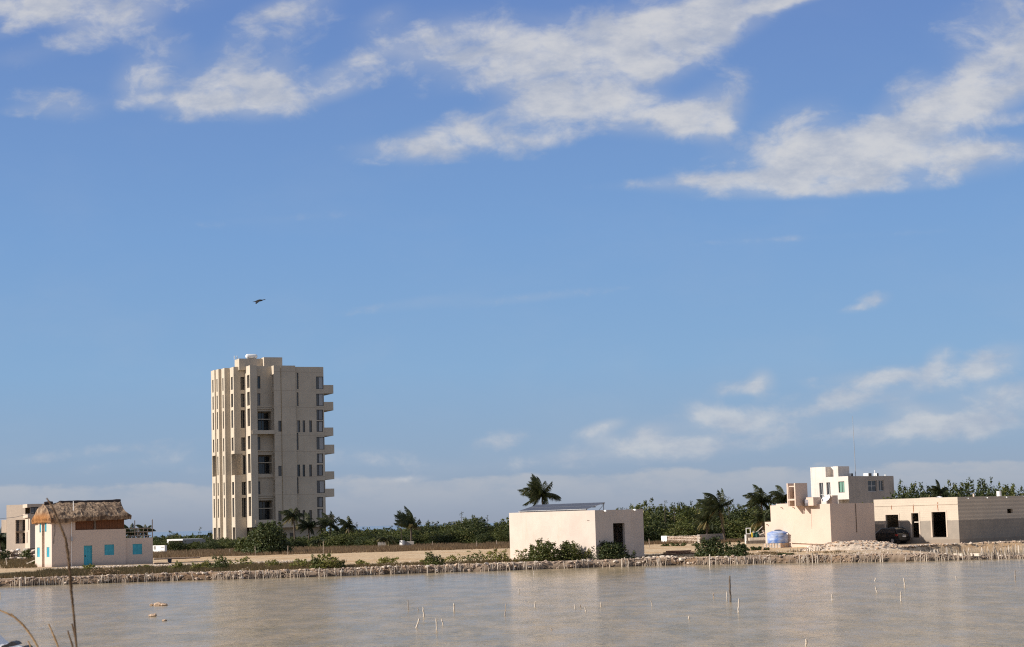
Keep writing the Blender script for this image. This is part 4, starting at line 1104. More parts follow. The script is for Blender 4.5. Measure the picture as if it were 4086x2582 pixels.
# ------------------------------------------------------------------ grey block house
cG = conv(3450, 1850, 2151 / 636.0)
gS, gL, gnS, gnL = dirs(45)
PG = at(*cG(1268, 760), 200.5); PG.z = 0
gb = thing('block_house', 'unfinished grey block house with three black openings beside the lagoon', 'building', (PG.x, PG.y, .7))
GS, GL = Face(PG, gS, gnS), Face(PG, gL, gnL)
lG = GL.tz(*cG(133, 760))[0]; sG = GS.tz(*cG(2500, 760))[0]
zG_ = GL.tz(*cG(1256, 450))[1]
zBand = [GL.tz(*cG(1190, 765))[1], GL.tz(*cG(550, 828))[1]]
def upper(n, co, z, c):
    zz = n.m('ADD', z, n.m('MULTIPLY', n.m('SUBTRACT', n.noise(co, 1.6, 6, .7), .35), .28))
    sx = n.n('ShaderNodeSeparateXYZ', {0: co}).outputs[0]
    lim = n.m('ADD', zBand[0] - .7 + .05, n.m('MULTIPLY', n.sstep(sx, -5.6, -5.4, -.28, 0.0), 1.0))
    below = n.m('MULTIPLY', n.sstep(n.m('SUBTRACT', zz, lim), -.07, .07, 1.0, 0.0), n.sstep(n.noise(co, .7, 6, .7), .25, .7, .75, 1.0))
    c = n.mix(below, c, (0.265, 0.23, 0.19))
    br = n.n('ShaderNodeTexBrick', {'Scale': 1.0, 'Mortar Size': .012, 'Brick Width': .40, 'Row Height': .20, 'Mortar': (1, 1, 1, 1), 'Color1': (0, 0, 0, 1), 'Color2': (0.25, .25, .25, 1)})
    xx = n.m('MULTIPLY', n.m('ADD', sx, n.n('ShaderNodeSeparateXYZ', {0: co}).outputs[1]), 1.0)
    xx = n.m('SUBTRACT', n.m('MULTIPLY', n.n('ShaderNodeSeparateXYZ', {0: co}).outputs[1], .707), n.m('MULTIPLY', sx, .707))
    t_ = n.t; t_.links.new(n.n('ShaderNodeCombineXYZ', {0: xx, 1: z, 2: 0.0}).outputs[0], br.inputs['Vector'])
    c = n.mix(n.m('MULTIPLY', br.outputs['Color'], .32), c, (.25, .22, .19))
    low = n.sstep(n.m('ADD', z, n.m('MULTIPLY', n.noise(co, .8, 4), .25)), .55, .62, 1.0, 0.0)
    return n.mix(n.m('MULTIPLY', low, .55), c, (0.24, 0.19, 0.145))
M['grey_block'] = plaster('block_house_render', (0.585, 0.495, 0.385), (.36, .31, .25), .35, .7, .06, upper)
doors = [GL.rect(cG, 290, 690, 462, 1010), GL.rect(cG, 638, 668, 734, 1000), GL.rect(cG, 912, 652, 1100, 995)]
mb = MB(); sw = GS.rect(cG, 1925, 610, 2000, 670)
wall(mb, GL, 0, lG, .2, zG_, [(*h, .28) for h in doors], .28); wall(mb, GS, 0, sG, .2, zG_, [(*sw, .25)], .25)
wall(mb, Face(PG + gL * lG, gS, gL), 0, sG, .2, zG_); wall(mb, Face(PG + gS * sG, gL, gS), 0, lG, .2, zG_)
slab(mb, GS, 0, sG, 0, -lG, zG_ - .15)
obj('wall', mb, M['grey_block'], gb)
fl = MB(); slab(fl, GS, .1, sG - .1, -.1, -lG + .1, doors[2][2] - .02); obj('floor', fl, M['concrete'], gb)
mb = MB()
zl = GL.tz(*cG(700, 560))[1]
mb.fbox(GL, .05, lG - .05, .001, .06, zl - .03, zl + .03); obj('ledge', mb, M['unfin'], gb)
for h in doors:
    mb = MB(); w_ = .16
    mb.fbox(GL, h[0] - w_, h[0], .001, .03, h[2], h[3] + w_); mb.fbox(GL, h[1], h[1] + w_, .001, .03, h[2], h[3] + w_); mb.fbox(GL, h[0], h[1], .001, .03, h[3], h[3] + w_)
    obj('opening_surround', mb, M['unfin'], gb)
for X, y0, y1 in ((365, 560, 620), (660, 552, 665), (988, 520, 640)):
    t_, za = GL.tz(*cG(X, y0)); zb = GL.tz(*cG(X, y1))[1]; obj('conduit', MB().tube([GL.pt(t_, za, .03), GL.pt(t_ + .05, (za + zb) / 2, .03), GL.pt(t_, zb, .03)], .025, 5), mat('orange_conduit', (.50, .17, .06), .7), gb)
t_, z_ = GL.tz(*cG(712, 790)); obj('scrap_board', MB().fbox(GL, t_ - .35, t_ + .35, -.1, .05, z_ - .05, z_ + .06), M['palewood'], gb)
for X, Y in ((1381, 473), (1640, 464), (1900, 456), (2146, 449)):
    t_, z_ = GS.tz(*cG(X, Y)); obj('spout', MB().tube([GS.pt(t_, z_, -.1), GS.pt(t_, z_, .22)], .075, 8), M['brightwhite'], gb)
for X, y0, rr_, F in ((402, 475, .06, GL.back(.4)), (1470, 405, .09, GS.back(.6)), (1812, 372, .26, GS.back(.8))):
    t_, z_ = F.tz(*cG(X, y0)); q = F.pt(t_, zG_ - .15); obj('roof_pipe', MB().tube([q, Vector((q.x, q.y, z_))], rr_, 12), M['palestone'] if rr_ < .2 else M['brightwhite'], gb)
F = GL.back(2.0); t_, z_ = F.tz(*cG(1008, 440)); q = F.pt(t_, zG_ - .15)
obj('roof_dome', MB().lathe(q, [(.45, 0), (.45, z_ - zG_ - .05), (.3, z_ - zG_ + .08), (.05, z_ - zG_ + .15)], 16), M['brightwhite'], gb, smooth=True)
F = GL.back(1.0); t_, z_ = F.tz(*cG(850, 458)); mb = MB(); mb.fbox(F, t_ - 1.0, t_ + 1.0, -.6, 0, zG_ - .15, z_); obj('roof_kerb', mb, M['unfin'], gb)

# ------------------------------------------------------------------ unfinished house far left
cU = conv(0, 1950, 1087 / 250.0)
uS, uL, unS, unL = dirs(24)
PU = at(*cU(521, 700), 300); PU.z = 0
uh = thing('unfinished_house', 'bare beige unfinished concrete house standing behind the thatched house', 'building', (PU.x, PU.y, 1.0))
US, UL = Face(PU, uS, unS), Face(PU, uL, unL)
zU = US.tz(*cU(600, 264))[1]; z0U = US.tz(*cU(600, 1000))[1]; sU = US.tz(*cU(980, 700))[0]
lU = UL.tz(*cU(438, 700))[0]
uw = US.rect(cU, 522, 312, 668, 435); uw = (max(.08, uw[0]), *uw[1:])
mb = MB()
wall(mb, US, 0, sU, z0U - .3, zU, [(*uw, .3)], .3)
us = [UL.rect(cU, 493, 525, 505, 720), UL.rect(cU, 464, 755, 476, 945)]
wall(mb, UL, 0, lU, z0U - .3, UL.tz(*cU(470, 440))[1], [(*h, .4) for h in us], .4)
du2 = Vector((-.988, .155, 0)); FU2 = Face(PU + uL * lU, du2, Vector((-.155, -.988, 0)))          # set-back front, going left
tq0, tq1 = FU2.tz(*cU(268, 700))[0], FU2.tz(*cU(112, 700))[0]
zo0, zo1 = FU2.tz(*cU(370, 952))[1], FU2.tz(*cU(370, 540))[1]
ui = FU2.rect(cU, 270, 540, 325, 950); 
wall(mb, FU2, 0, tq1, .5, zU, [(.02, tq0, zo0, zo1, .3)], .3)
wall(mb, Face(PU + uL * lU + du2 * tq1, Vector((.155, .988, 0)), du2), 0, 6, .5, zU)
obj('wall', mb, M['unfin'], uh)
mb = MB()
FB = FU2.back(5.0)
ta1 = FB.tz(*cU(322, 700))[0]; tz0 = FB.tz(*cU(262, 700))[0]
wall(mb, FB, -sU, ta1, .5, zU)                 # back wall stops short: the sky shows past it
wall(mb, FB, tz0, tq1 + .5, .5, zU)
zsl = FU2.tz(*cU(330, 748))[1]
mb.fbox(FU2, .02, tq0 + 1.0, -5.0, -.6, zsl - .2, zsl + .15)
slab(mb, FU2, -sU, tq1, 0, -5, zU - .4)
slab(mb, FU2, -sU, tq1, 0, -5, zo0)
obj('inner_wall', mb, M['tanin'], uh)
tcol = FU2.tz(*cU(318, 700))[0]
obj('column', MB().fbox(FU2, tcol - .25, tcol + .2, -1.2, -.7, zo0, zo1), M['unfin'], uh)
tc2 = FU2.tz(*cU(452, 850))[0]; obj('column', MB().fbox(FU2, tc2 - .3, tc2 + .3, -.9, -.35, zo0, zsl - .2), M['unfin'], uh)
t_, z_ = FU2.tz(*cU(465, 262)); zc_ = FU2.tz(*cU(465, 335))[1]
obj('parapet_block', MB().box(UL.pt(.05, zc_, .02), UL.d * (lU * .95), UL.n * .4, UP * (zU - zc_ - .004)), M['unfin'], uh)
obj('cornice', MB().box(UL.pt(0, UL.tz(*cU(478, 505))[1], .003), UL.d * lU, UL.n * .35, UP * (UL.tz(*cU(478, 440))[1] - UL.tz(*cU(478, 505))[1])), M['unfin'], uh)
FBx = FU2.back(1.0)
bx0, bx1, bz0, bz1 = FBx.rect(cU, 25, 540, 110, 765); mb = MB(); mb.fbox(FBx, bx0, bx1, -3, 0, bz0, bz1); obj('balcony', mb, M['unfin'], uh)
window(uh, US, (uw[0] + .02, uw[1] - .02, uw[2] + .02, uw[3] - .02), .3, .1, 1, 0, M['darkframe'], M['bluglass'])
mb = MB(); tb0 = US.tz(*cU(690, 1005))[0]; mb.fbox(US, -.3, sU, -6, -.6, .3, z0U - .31); obj('foundation', mb, M['concrete'], uh)
# ------------------------------------------------------------------ foliage builders
def leaf_quads(mb, c, sx, sz, nleaf, leaf, rnd, shell=(.72, 1.02), sy=None, flat=0.0):
    """leaf-sized faces scattered through the outer part of an ellipsoidal lobe"""
    sy = sy or sx
    for _ in range(nleaf):
        while True:
            d = Vector((rnd.gauss(0, 1), rnd.gauss(0, 1), rnd.gauss(0, 1)))
            if d.length > .01: d.normalize(); break
        r = rnd.uniform(*shell) if rnd.random() < .8 else rnd.uniform(.25, .8)
        q = c + Vector((d.x * sx, d.y * sy, d.z * sz)) * r
        nrm = (d + Vector((rnd.gauss(0, .7), rnd.gauss(0, .7), rnd.gauss(0, .7) + .35))).normalized()
        a = nrm.cross(Vector((rnd.gauss(0, 1), rnd.gauss(0, 1), rnd.gauss(0, 1)))).normalized(); b = nrm.cross(a)
        l = leaf * rnd.uniform(.6, 1.3); w = l * rnd.uniform(.35, .6)
        mb.poly(q - a * l * .5, q + b * w * .5, q + a * l * .5 + nrm * l * .1, q - b * w * .5)
def bush_meshes(w, h, seed, dens=1.0, leaf=.24, lobes=None, openness=0.0, up=.55, depth=None):
    rnd = random.Random(seed); mb = MB(); st = MB()
    depth = depth or min(w, max(1.6, h * 1.3))
    nl = lobes or int(max(6, min(30, 5 + w * h * 1.3)))
    rr0 = .30 * min(w, h * 1.2) + .12
    for i in range(nl):
        fx = (i + .5) / nl * 2 - 1 + rnd.uniform(-.25, .25); fx = max(-.97, min(.97, fx * (1 if i % 2 else .7)))
        env = math.sqrt(max(.10, 1 - abs(fx) ** 2.6))
        top = h * env * rnd.uniform(.66, 1.06) * (1 if i % 3 else rnd.uniform(.5, .8))
        lx = rr0 * rnd.uniform(.65, 1.15); lz = min(top * .55, lx * rnd.uniform(.7, 1.0))
        c = Vector((fx * (w * .5 - lx * .6), rnd.uniform(-.5, .5) * depth * .75, max(lz * .8, top - lz)))
        leaf_quads(mb, c, lx, lz, int(62 * dens * (lx * lz / (leaf * leaf) / 8 + .35)), leaf, rnd)
        if openness < .5:
            leaf_quads(mb, Vector((c.x, c.y, c.z * .45)), lx * 1.1, max(.2, c.z * .5), int(40 * dens * (lx * lz / (leaf * leaf) / 8 + .3)), leaf, rnd)
        for k in range(2 + int(3 * rnd.random())):       # upright sprays that break the outline
            s = Vector((c.x + rnd.uniform(-lx, lx) * .8, c.y + rnd.uniform(-.3, .3), c.z + lz * rnd.uniform(.6, .95)))
            leaf_quads(mb, s + UP * rnd.uniform(.02, .12) * h, .12 + .035 * h, .16 + .06 * h, int(14 * dens), leaf, rnd, (.2, 1.0))
        x0 = c.x * .55
        st.tube([(x0, c.y * .5, -.1), ((x0 + c.x) / 2 + rnd.uniform(-.1, .1), c.y * .7, c.z * .5), (c.x, c.y, c.z)], [.03 + .012 * h, .02 + .008 * h, .012], 5)
    zz = sorted(q.z for q in mb.v); xx = sorted(q.x for q in mb.v); n_ = len(zz)
    kz = h / zz[int(n_ * .985)]; x0_, x1_ = xx[int(n_ * .02)], xx[int(n_ * .98)]; kx = w / (x1_ - x0_); xc = (x0_ + x1_) / 2
    for q in mb.v + st.v: q.z *= kz if q.z > 0 else 1; q.x = (q.x - xc) * kx
    return mb, st
def bush(name, label, cat, u, v, wpx, hpx, m, seed, group=None, dens=1.0, leaf=.24, openness=0.0, z=None, depth=None):
    c = gnd(u, v, z if z is not None else .72)
    if c.y < shore(c.x) + 3.0: c = at(u, v, shore(c.x) + 3.0)
    c.z = tz(c.x, c.y) - .03
    k = FPX / c.y; w, h = wpx / k, hpx / k
    t = thing(name, label, cat, c, group)
    mb, st = bush_meshes(w, h, seed, dens, leaf, None, openness, depth=depth)
    mb.v = [q + c for q in mb.v]; st.v = [q + c for q in st.v]
    obj('foliage', mb, m, t); obj('stem', st, M['bark'], t)
    return t
G1 = 'shrubs along the lagoon bank'
L, D_, Y_ = M['leafmid'], M['leafdark'], M['leaflight']
SHR = [
 (872, 2272, 70, 58, L, 'dense dark green shrub on the bank straight below the tower', 1.1), (822, 2270, 42, 36, Y_, 'low yellow green shrub touching the left side of the dense dark one', .8),
 (957, 2260, 98, 38, Y_, 'wide thin yellow green shrub right of the dense dark shrub', .6), (708, 2274, 58, 36, Y_, 'small ragged shrub in front of the dark blue bin', .7),
 (780, 2274, 38, 32, Y_, 'small upright shrub between the blue bin and the dense shrub', .7), (1090, 2264, 58, 35, Y_, 'sparse little shrub on the sand below the tower right edge', .6),
 (1200, 2265, 84, 38, Y_, 'loose yellow shrub below the tower palms', .8), (1270, 2267, 62, 55, L, 'taller shrub where the sand track meets the bank', .9),
 (1312, 2265, 90, 56, Y_, 'round yellow green shrub at the right end of the shrub run under the palms', .9), (1363, 2262, 30, 26, L, 'tiny green shrub at the foot of the round yellow one', .8),
 (1445, 2252, 52, 21, Y_, 'low spreading plant alone on the bright sand', .7), (1545, 2247, 78, 28, Y_, 'low wide shrub on the sand below the white pillar', .7),
 (1733, 2254, 72, 50, L, 'bright green rounded shrub hanging over the bank edge', 1.1), (1690, 2246, 32, 16, Y_, 'little tuft beside the rounded shrub on the bank edge', .7),
 (1805, 2243, 78, 34, Y_, 'thin open shrub between the rounded shrub and the cream block', .5), (1900, 2240, 98, 46, L, 'broad straggly shrub left of the cream block', .6),
 (1990, 2240, 90, 52, Y_, 'yellowish shrub against the left corner of the cream block', .6), (2078, 2242, 54, 48, Y_, 'thin light shrub before the lit cream wall', .45),
 (2165, 2240, 115, 78, L, 'big green bush left half of the hedge before the lit cream wall', 1.7), (2272, 2240, 110, 72, L, 'big green bush right half of the hedge before the lit cream wall', 1.7),
 (2345, 2235, 38, 46, Y_, 'small light shrub between the two big bush masses at the cream block', .6), (2435, 2239, 150, 76, D_, 'large dark bush covering the foot of the black doorway', 2.0),
 (2845, 2216, 125, 70, D_, 'large dark bush on the sand in front of the leaning palm', 1.9), (2935, 2216, 80, 55, D_, 'lower dark bush joined to the right of the large one by the palm', 1.8),
 (360, 2278, 58, 28, Y_, 'yellow green plant at the foot of the turquoise front door', .9), (575, 2270, 64, 18, Y_, 'low weeds under the annex window of the thatched house', .7),
 (15, 2243, 44, 42, D_, 'dark shrub at the left picture edge under the unfinished house', 1.2), (103, 2236, 46, 38, L, 'green shrub on the rubble left of the thatched house', 1.1),
]
for i, (u, v, w, h, m, lab, dn) in enumerate(SHR):
    bush('shrub', lab, 'shrub', u, v, w, h, m, 100 + i, G1, dn, .20, .6 if dn < .75 else 0, z=.72 if v > 2215 else .8)
bush('shrub', 'leafless brown shrub on the bank below the thatched house', 'shrub', 415, 2304, 105, 30, M['drygrass'], 155, G1, 1.0, .14, .2, z=.65)
bush('bush_tree', 'big dark round bush tree against the foot of the tower', 'tree', 1066, 2206, 150, 118, D_, 160, None, 2.2, .30, 0, z=1.0, depth=5)
bush('bush_tree', 'lower green bush tree left of the big dark one at the tower base', 'tree', 985, 2206, 90, 66, L, 161, None, 1.2, .28, 0, z=1.0)
for i, (u, v, w, h, lab) in enumerate(((3018, 2197, 96, 15, 'low green creeping plant left of the blue water tank'), (2715, 2180, 145, 13, 'strip of low green weeds along the white stone wall'), (3135, 2222, 60, 9, 'dark low weeds on the bank below the blue tank'))):
    bush('ground_creeper', lab, 'plant', u, v, w, h, L if i == 1 else D_, 170 + i, None, 1.6, .2, 0, depth=1.6)

# scrub trees behind: seven crowns built once, then copied with their own size and turn
protos = []
for i in range(8):
    w, h = (4.6, 4.0) if i % 2 else (3.8, 4.4)
    mb, st = bush_meshes(w, h, 300 + i, 1.6, .27, 15, 0, depth=3.6)
    cm = mesh_of('crown', mb, M['leafdark'] if i % 4 < 2 else M['leafmid'], Vector((0, 0, 0)))
    sm_ = mesh_of('trunk', st, M['bark'], Vector((0, 0, 0)))
    protos.append((w, h, cm, sm_))
def scrub(x, y, h, w, label, group, k, name='scrub_tree', cat='tree'):
    pw, ph, cm, sm_ = protos[k % len(protos)]
    c = Vector((x, y, tz(x, y) - .05)); t = thing(name, label, cat, c, group)
    t.scale = (w / pw, w / pw, h / ph); t.rotation_euler = (0, 0, random.uniform(-.5, .5) + (math.pi if random.random() < .5 else 0))
    for nm, m_ in (('crown', cm), ('trunk', sm_)):
        o = bpy.data.objects.new(nm, m_); COL.objects.link(o); o.parent = t
    return t
def interp(tab, u):
    if u <= tab[0][0]: return tab[0][1]
    for a, b in zip(tab, tab[1:]):
        if u <= b[0]: return a[1] + (b[1] - a[1]) * (u - a[0]) / (b[0] - a[0])
    return tab[-1][1]
SKYL = [
 ([(590, 2150), (640, 2147), (690, 2132), (712, 2130), (735, 2146), (790, 2147), (850, 2150), (960, 2152), (1140, 2145), (1330, 2130)], 318, 590, 1320, (0, -9, -20), .75,
  [(650, 'beside the annex wall'), (730, 'over the white flat roofed shelter'), (800, 'right of the flat roofed shelter'), (850, 'just left of the tower edge'), (930, 'at the left foot of the tower'), (1020, 'before the lit tower fins'), (1130, 'at the foot of the tower front'), (1200, 'round the trunk of the palm by the tower'), (1400, 'below the tower balconies')]),
 ([(1290, 2140), (1340, 2100), (1400, 2110), (1450, 2118), (1500, 2117), (1560, 2112), (1600, 2108), (1680, 2092), (1760, 2094), (1815, 2085), (1850, 2066), (1905, 2058), (1935, 2095), (1985, 2088), (2030, 2072), (2090, 2070)], 305, 1290, 2080, (0, -7, -14), 1.0,
  [(1350, 'below the outermost tower balcony'), (1420, 'behind the short outer tower palm'), (1490, 'in the dip right of the tower palms'), (1560, 'by the low pale palm'), (1620, 'under the dark windblown palm'), (1690, 'right of the dark windblown palm'), (1770, 'in the level stretch before the tall clump'), (1840, 'on the left flank of the tall clump'), (1930, 'at the top of the tall clump'), (1990, 'near the cream block'), (2200, 'touching the left edge of the cream block')]),
 ([(2440, 2036), (2470, 2026), (2520, 2012), (2560, 2022), (2600, 2030), (2660, 2026), (2700, 2024), (2742, 2004), (2765, 2016), (2800, 2032), (2860, 2030), (2905, 2018), (2960, 2010), (3000, 2020), (3090, 2030), (3140, 2030)], 268, 2440, 3130, (0, -6, -12), 1.0,
  [(2530, 'over the right roof edge of the cream block'), (2590, 'at the right corner of the cream block'), (2650, 'behind the left end of the stone wall'), (2710, 'behind the middle of the stone wall'), (2770, 'at the dark peak above the stone wall'), (2830, 'behind the small palm'), (2890, 'behind the big leaning palm'), (2950, 'right of the big leaning palm'), (3010, 'behind the white window frame'), (3070, 'at the yellow green palm'), (3200, 'hard by the pink block')]),
 ([(3440, 2040), (3500, 2000), (3560, 1965), (3610, 1945), (3645, 1938), (3685, 1928), (3715, 1955), (3745, 1962), (3765, 1920), (3800, 1940), (3860, 1914), (3900, 1940), (3965, 1908), (4010, 1935), (4050, 1920), (4090, 1928), (4250, 1930)], 232, 3440, 4240, (0, -4.5, -9), 1.1,
  [(3540, 'before the shaded side of the white house'), (3620, 'at the right corner of the white house'), (3700, 'above the narrow opening of the grey block house'), (3760, 'beside the palm head over the grey roof'), (3840, 'above the corner of the grey block house'), (3930, 'left of the white roof bucket'), (4010, 'right of the white roof bucket'), (4300, 'above the far right end of the grey roof')]),
 ([(-160, 2190), (0, 2185), (40, 2190)], 345, -160, 40, (0, -8), .8, [(100, 'left of the unfinished house')]),
]
kk = 0
for tab, D0, u0, u1, rows, wf, marks in SKYL:
    for r, off in enumerate(rows):
        u = u0 + random.uniform(0, 30)
        while u < u1:
            D = D0 + off + random.uniform(-2.5, 2.5); p_ = at(u, 2100, D)
            zt = at(u, interp(tab, u), D).z
            g_ = tz(p_.x, p_.y)
            h = max(1.4, (zt - g_) * random.uniform(.88, 1.08) * (1.0, .80, .58)[r] * (.92 if u > 3400 else 1.0))
            w = random.uniform(3.6, 5.2) * wf * (.8 if h < 2.5 else 1)
            where = next(s for lim, s in marks if u < lim)
            tint = 'dark' if kk % 4 < 2 else 'green'
            lab = ('tallest ' if r == 0 else 'mid ' if r == 1 else 'low front ') + tint + ' scrub tree ' + where
            scrub(p_.x, p_.y, h, w, lab, 'scrub trees behind the lagoon bank', kk); kk += 1
            u += w * .44 * FPX / D * random.uniform(.8, 1.2)
same = {}
for o in COL.objects:
    if o.name.startswith('scrub_tree'): same.setdefault(o['label'], []).append(o)
for lab, os_ in same.items():
    if len(os_) < 2: continue
    os_.sort(key=lambda o: o.location.x / o.location.y)
    for i, o in enumerate(os_): o['label'] = lab + ((', left', ', right') if len(os_) == 2 else (', left', ', middle', ', right', ', rightmost'))[min(i, 3)]
mb = MB(); rnd = random.Random(77)              # the wood far behind reads as one mass
for i in range(16000):
    x = rnd.uniform(-420, 420); y = rnd.uniform(400, 470)
    top = 1.9 + 1.0 * nz(x, 0, .07, 3.) + .8 * nz(x, y, .3, 2.)
    q = Vector((x, y, 1.0 + rnd.random() ** .6 * max(.8, top))); a = Vector((rnd.gauss(0, 1), rnd.gauss(0, 1), rnd.gauss(0, .6))).normalized() * rnd.uniform(.4, .9); b = a.cross(Vector((rnd.gauss(0, 1), rnd.gauss(0, 1), rnd.gauss(0, 1)))).normalized() * rnd.uniform(.3, .5)
    mb.poly(q - a, q + b, q + a, q - b)
obj('far_scrub', mb, M['leafdark'], kind='stuff')

# ------------------------------------------------------------------ palms
def frond(base, dir0, L_, rnd, wind, droop, lw=.34):
    mb = MB(); nst = 14; p_ = Vector(base); d = Vector(dir0).normalized(); pts = [p_.copy()]; ds = [d.copy()]
    for k in range(nst):
        f = (k + 1) / nst
        d = (d + Vector((wind.x, wind.y, wind.z)) * (.20 * f) + Vector((0, 0, -1)) * droop * (.04 + .17 * f)).normalized()
        p_ = p_ + d * (L_ / nst); pts.append(p_.copy()); ds.append(d.copy())
    mb.tube(pts, [.035 * (1 - .8 * i / nst) + .006 for i in range(nst + 1)], 4)
    for i in range(1, nst + 1):
        f = i / nst; ll = L_ * lw * 1.12 * math.sin(math.pi * min(1, .18 + .80 * f)) ** .8
        side = ds[i].cross(UP); side = side.normalized() if side.length > .05 else Vector((1, 0, 0))
        for sub in range(4):
            q = pts[i - 1].lerp(pts[i], sub / 4.0)
            for s in (-1, 1):
                tip = q + (side * s * rnd.uniform(.25, .7) + ds[i] * .6 + wind * .5 + Vector((0, 0, -.75 - .45 * rnd.random()))).normalized() * ll * rnd.uniform(.75, 1.1)
                mid_ = q.lerp(tip, .5) + UP * ll * .08; w_ = ds[i] * .034
                mb.poly(q - w_ * .5, q + w_ * .5, mid_ + w_, tip, mid_ - w_)
    return mb
def palm(label, u, v, D, L_, seed, nf=20, wind=(-.9, 0, .15), m='palm', lean=0.0, low=-.25, high=1.25, dry=0, droop=1.0, base_u=None, lw=.34):
    rnd = random.Random(seed); top = at(u, v, D); bx_ = at(base_u if base_u is not None else u + lean, v, D)
    gz = tz(bx_.x, D); base = Vector((bx_.x, D, gz - .1)); t = thing('palm_tree', label, 'palm tree', base)
    n_ = 8; pts = []
    for k in range(n_ + 1):
        f = k / n_; q = base.lerp(top, f); q.x += (top.x - base.x) * .25 * (f * f - f); pts.append(q)
    obj('trunk', MB().tube(pts, [.17 - .07 * k / n_ for k in range(n_ + 1)], 8), M['bark'], t)
    w_ = Vector(wind)
    for k in range(nf):
        az = k * 2.39996 + rnd.uniform(-.5, .5); e = low + (high - low) * ((k + .5) / nf) ** .9 + rnd.uniform(-.12, .12)
        d = Vector((math.cos(az) * math.cos(e), math.sin(az) * math.cos(e), math.sin(e)))
        f = frond(top + d * .05, d + w_ * (.1 + .8 * rnd.random()), L_ * rnd.uniform(.75, 1.25), rnd, w_, droop * rnd.uniform(.7, 1.3), lw)
        obj('frond', f, M['palmdry'] if k < dry else M[m], t)
    return t
palm('tall windblown palm rising behind the solar roof', 2163, 1968, 250, 2.7, 1, 30, (-.45, 0, .3), low=-1.1, high=1.4, droop=.6, base_u=2168)
palm('dark windblown palm standing above the scrub right of the tower', 1640, 2098, 288, 2.7, 2, 22, (-.75, 0, .55), low=-.3, high=1.45, droop=.45, dry=3)
palm('palm with a visible trunk directly in front of the tower', 1171, 2058, 300, 2.3, 3, 18, (-.6, 0, .1), m='palm', dry=4, low=-.7, base_u=1176)
palm('dark palm just right of the trunked palm before the tower', 1232, 2098, 302, 2.3, 4, 18, (-.6, 0, .3), low=-.5)
palm('palm below the lowest tower balcony', 1317, 2090, 304, 2.3, 5, 18, (-.7, 0, .4), low=-.5)
palm('short palm at the outer end of the row of tower palms', 1393, 2098, 300, 2.0, 6, 18, (-.5, 0, .3), low=-.9, dry=4)
palm('low palm with yellow dead fronds in the tower thicket', 1272, 2158, 292, 1.9, 7, 12, (-.2, 0, 0), low=-.6, high=.7, dry=7)
palm('low pale palm in the scrub left of the white pillar', 1542, 2150, 286, 2.0, 8, 12, (-.1, 0, 0), low=-.2, high=.8, dry=5)
palm('big leaning palm with a bare trunk behind the white stone wall', 2868, 2022, 251, 2.9, 9, 28, (-.75, 0, .35), low=-1.0, dry=2, droop=.7, base_u=2888)
palm('small palm left of the big leaning one', 2819, 2076, 251.5, 1.9, 10, 14, (-.5, 0, .1), low=-.9, dry=5)
palm('dark bushy palm left of the stair head on the pink roof', 3037, 2000, 252, 2.5, 11, 22, (-.6, 0, .4), low=-.6)
palm('dark palm partly hidden by the stair head of the pink roof', 3130, 1992, 250, 2.2, 12, 18, (-.5, 0, .2), low=-.6)
palm('yellow green palm close to the left edge of the pink block', 3045, 2072, 246, 2.2, 13, 16, (-.2, 0, .1), low=-.9, m='palmdry' if False else 'palm', dry=7)
palm('dark palm at the left picture edge beside the unfinished house', 2, 2148, 330, 2.6, 14, 18, (.3, 0, .2), low=-.8)
palm('round headed palm behind the terrace railing near the house wall', 520, 2122, 290, 1.7, 15, 18, (-.3, 0, .1), low=-.8)
palm('round headed palm behind the right hand posts of the terrace railing', 580, 2117, 290, 1.6, 16, 18, (-.3, 0, .1), low=-.8)
palm('palm head among the trees above the grey block house roof', 3752, 1962, 226, 1.5, 17, 14, (-.4, 0, .3), low=-.5)
# thin flower stalks above the scrub
STALK = ('left of the tower, tallest there', 'nearest the annex railing', 'touching the left side of the tower', 'first right of the cream block', 'second right of the cream block', 'left of the big leaning palm', 'tallest, close left of the big leaning palm', 'right of the big leaning palm', 'above the tall clump left of the cream block', 'left side of the dark windblown palm', 'between the tall clump and the cream block', 'right of the tower palms')
for i, (u, v0, v1, D) in enumerate(((798, 2150, 2101, 305), (675, 2145, 2118, 305), (838, 2150, 2118, 306), (2653, 2034, 1996, 262), (2690, 2034, 2005, 262), (2784, 2030, 1998, 262), (2810, 2030, 1968, 262), (2908, 2030, 1981, 262), (1842, 2085, 2040, 300), (1600, 2070, 2032, 288), (1945, 2100, 2055, 302), (1422, 2120, 2085, 300))):
    a, b = at(u, v0, D), at(u, v1, D); base = Vector((a.x, D, tz(a.x, D) - .1)); rnd = random.Random(i)
    t = thing('flower_stalk', 'thin flower stalk above the scrub ' + STALK[i], 'plant', base, 'flower stalks above the scrub')
    obj('stem', MB().tube([base, a, b], [.06, .04, .02], 5), M['bark'], t)
    mb = MB()
    for k in range(10):
        q = a.lerp(b, rnd.uniform(.3, 1)); leaf_quads(mb, q + Vector((rnd.uniform(-.25, .25), 0, 0)), .12, .10, 6, .14, rnd)
    obj('seed_heads', mb, M['leafdark'], t)

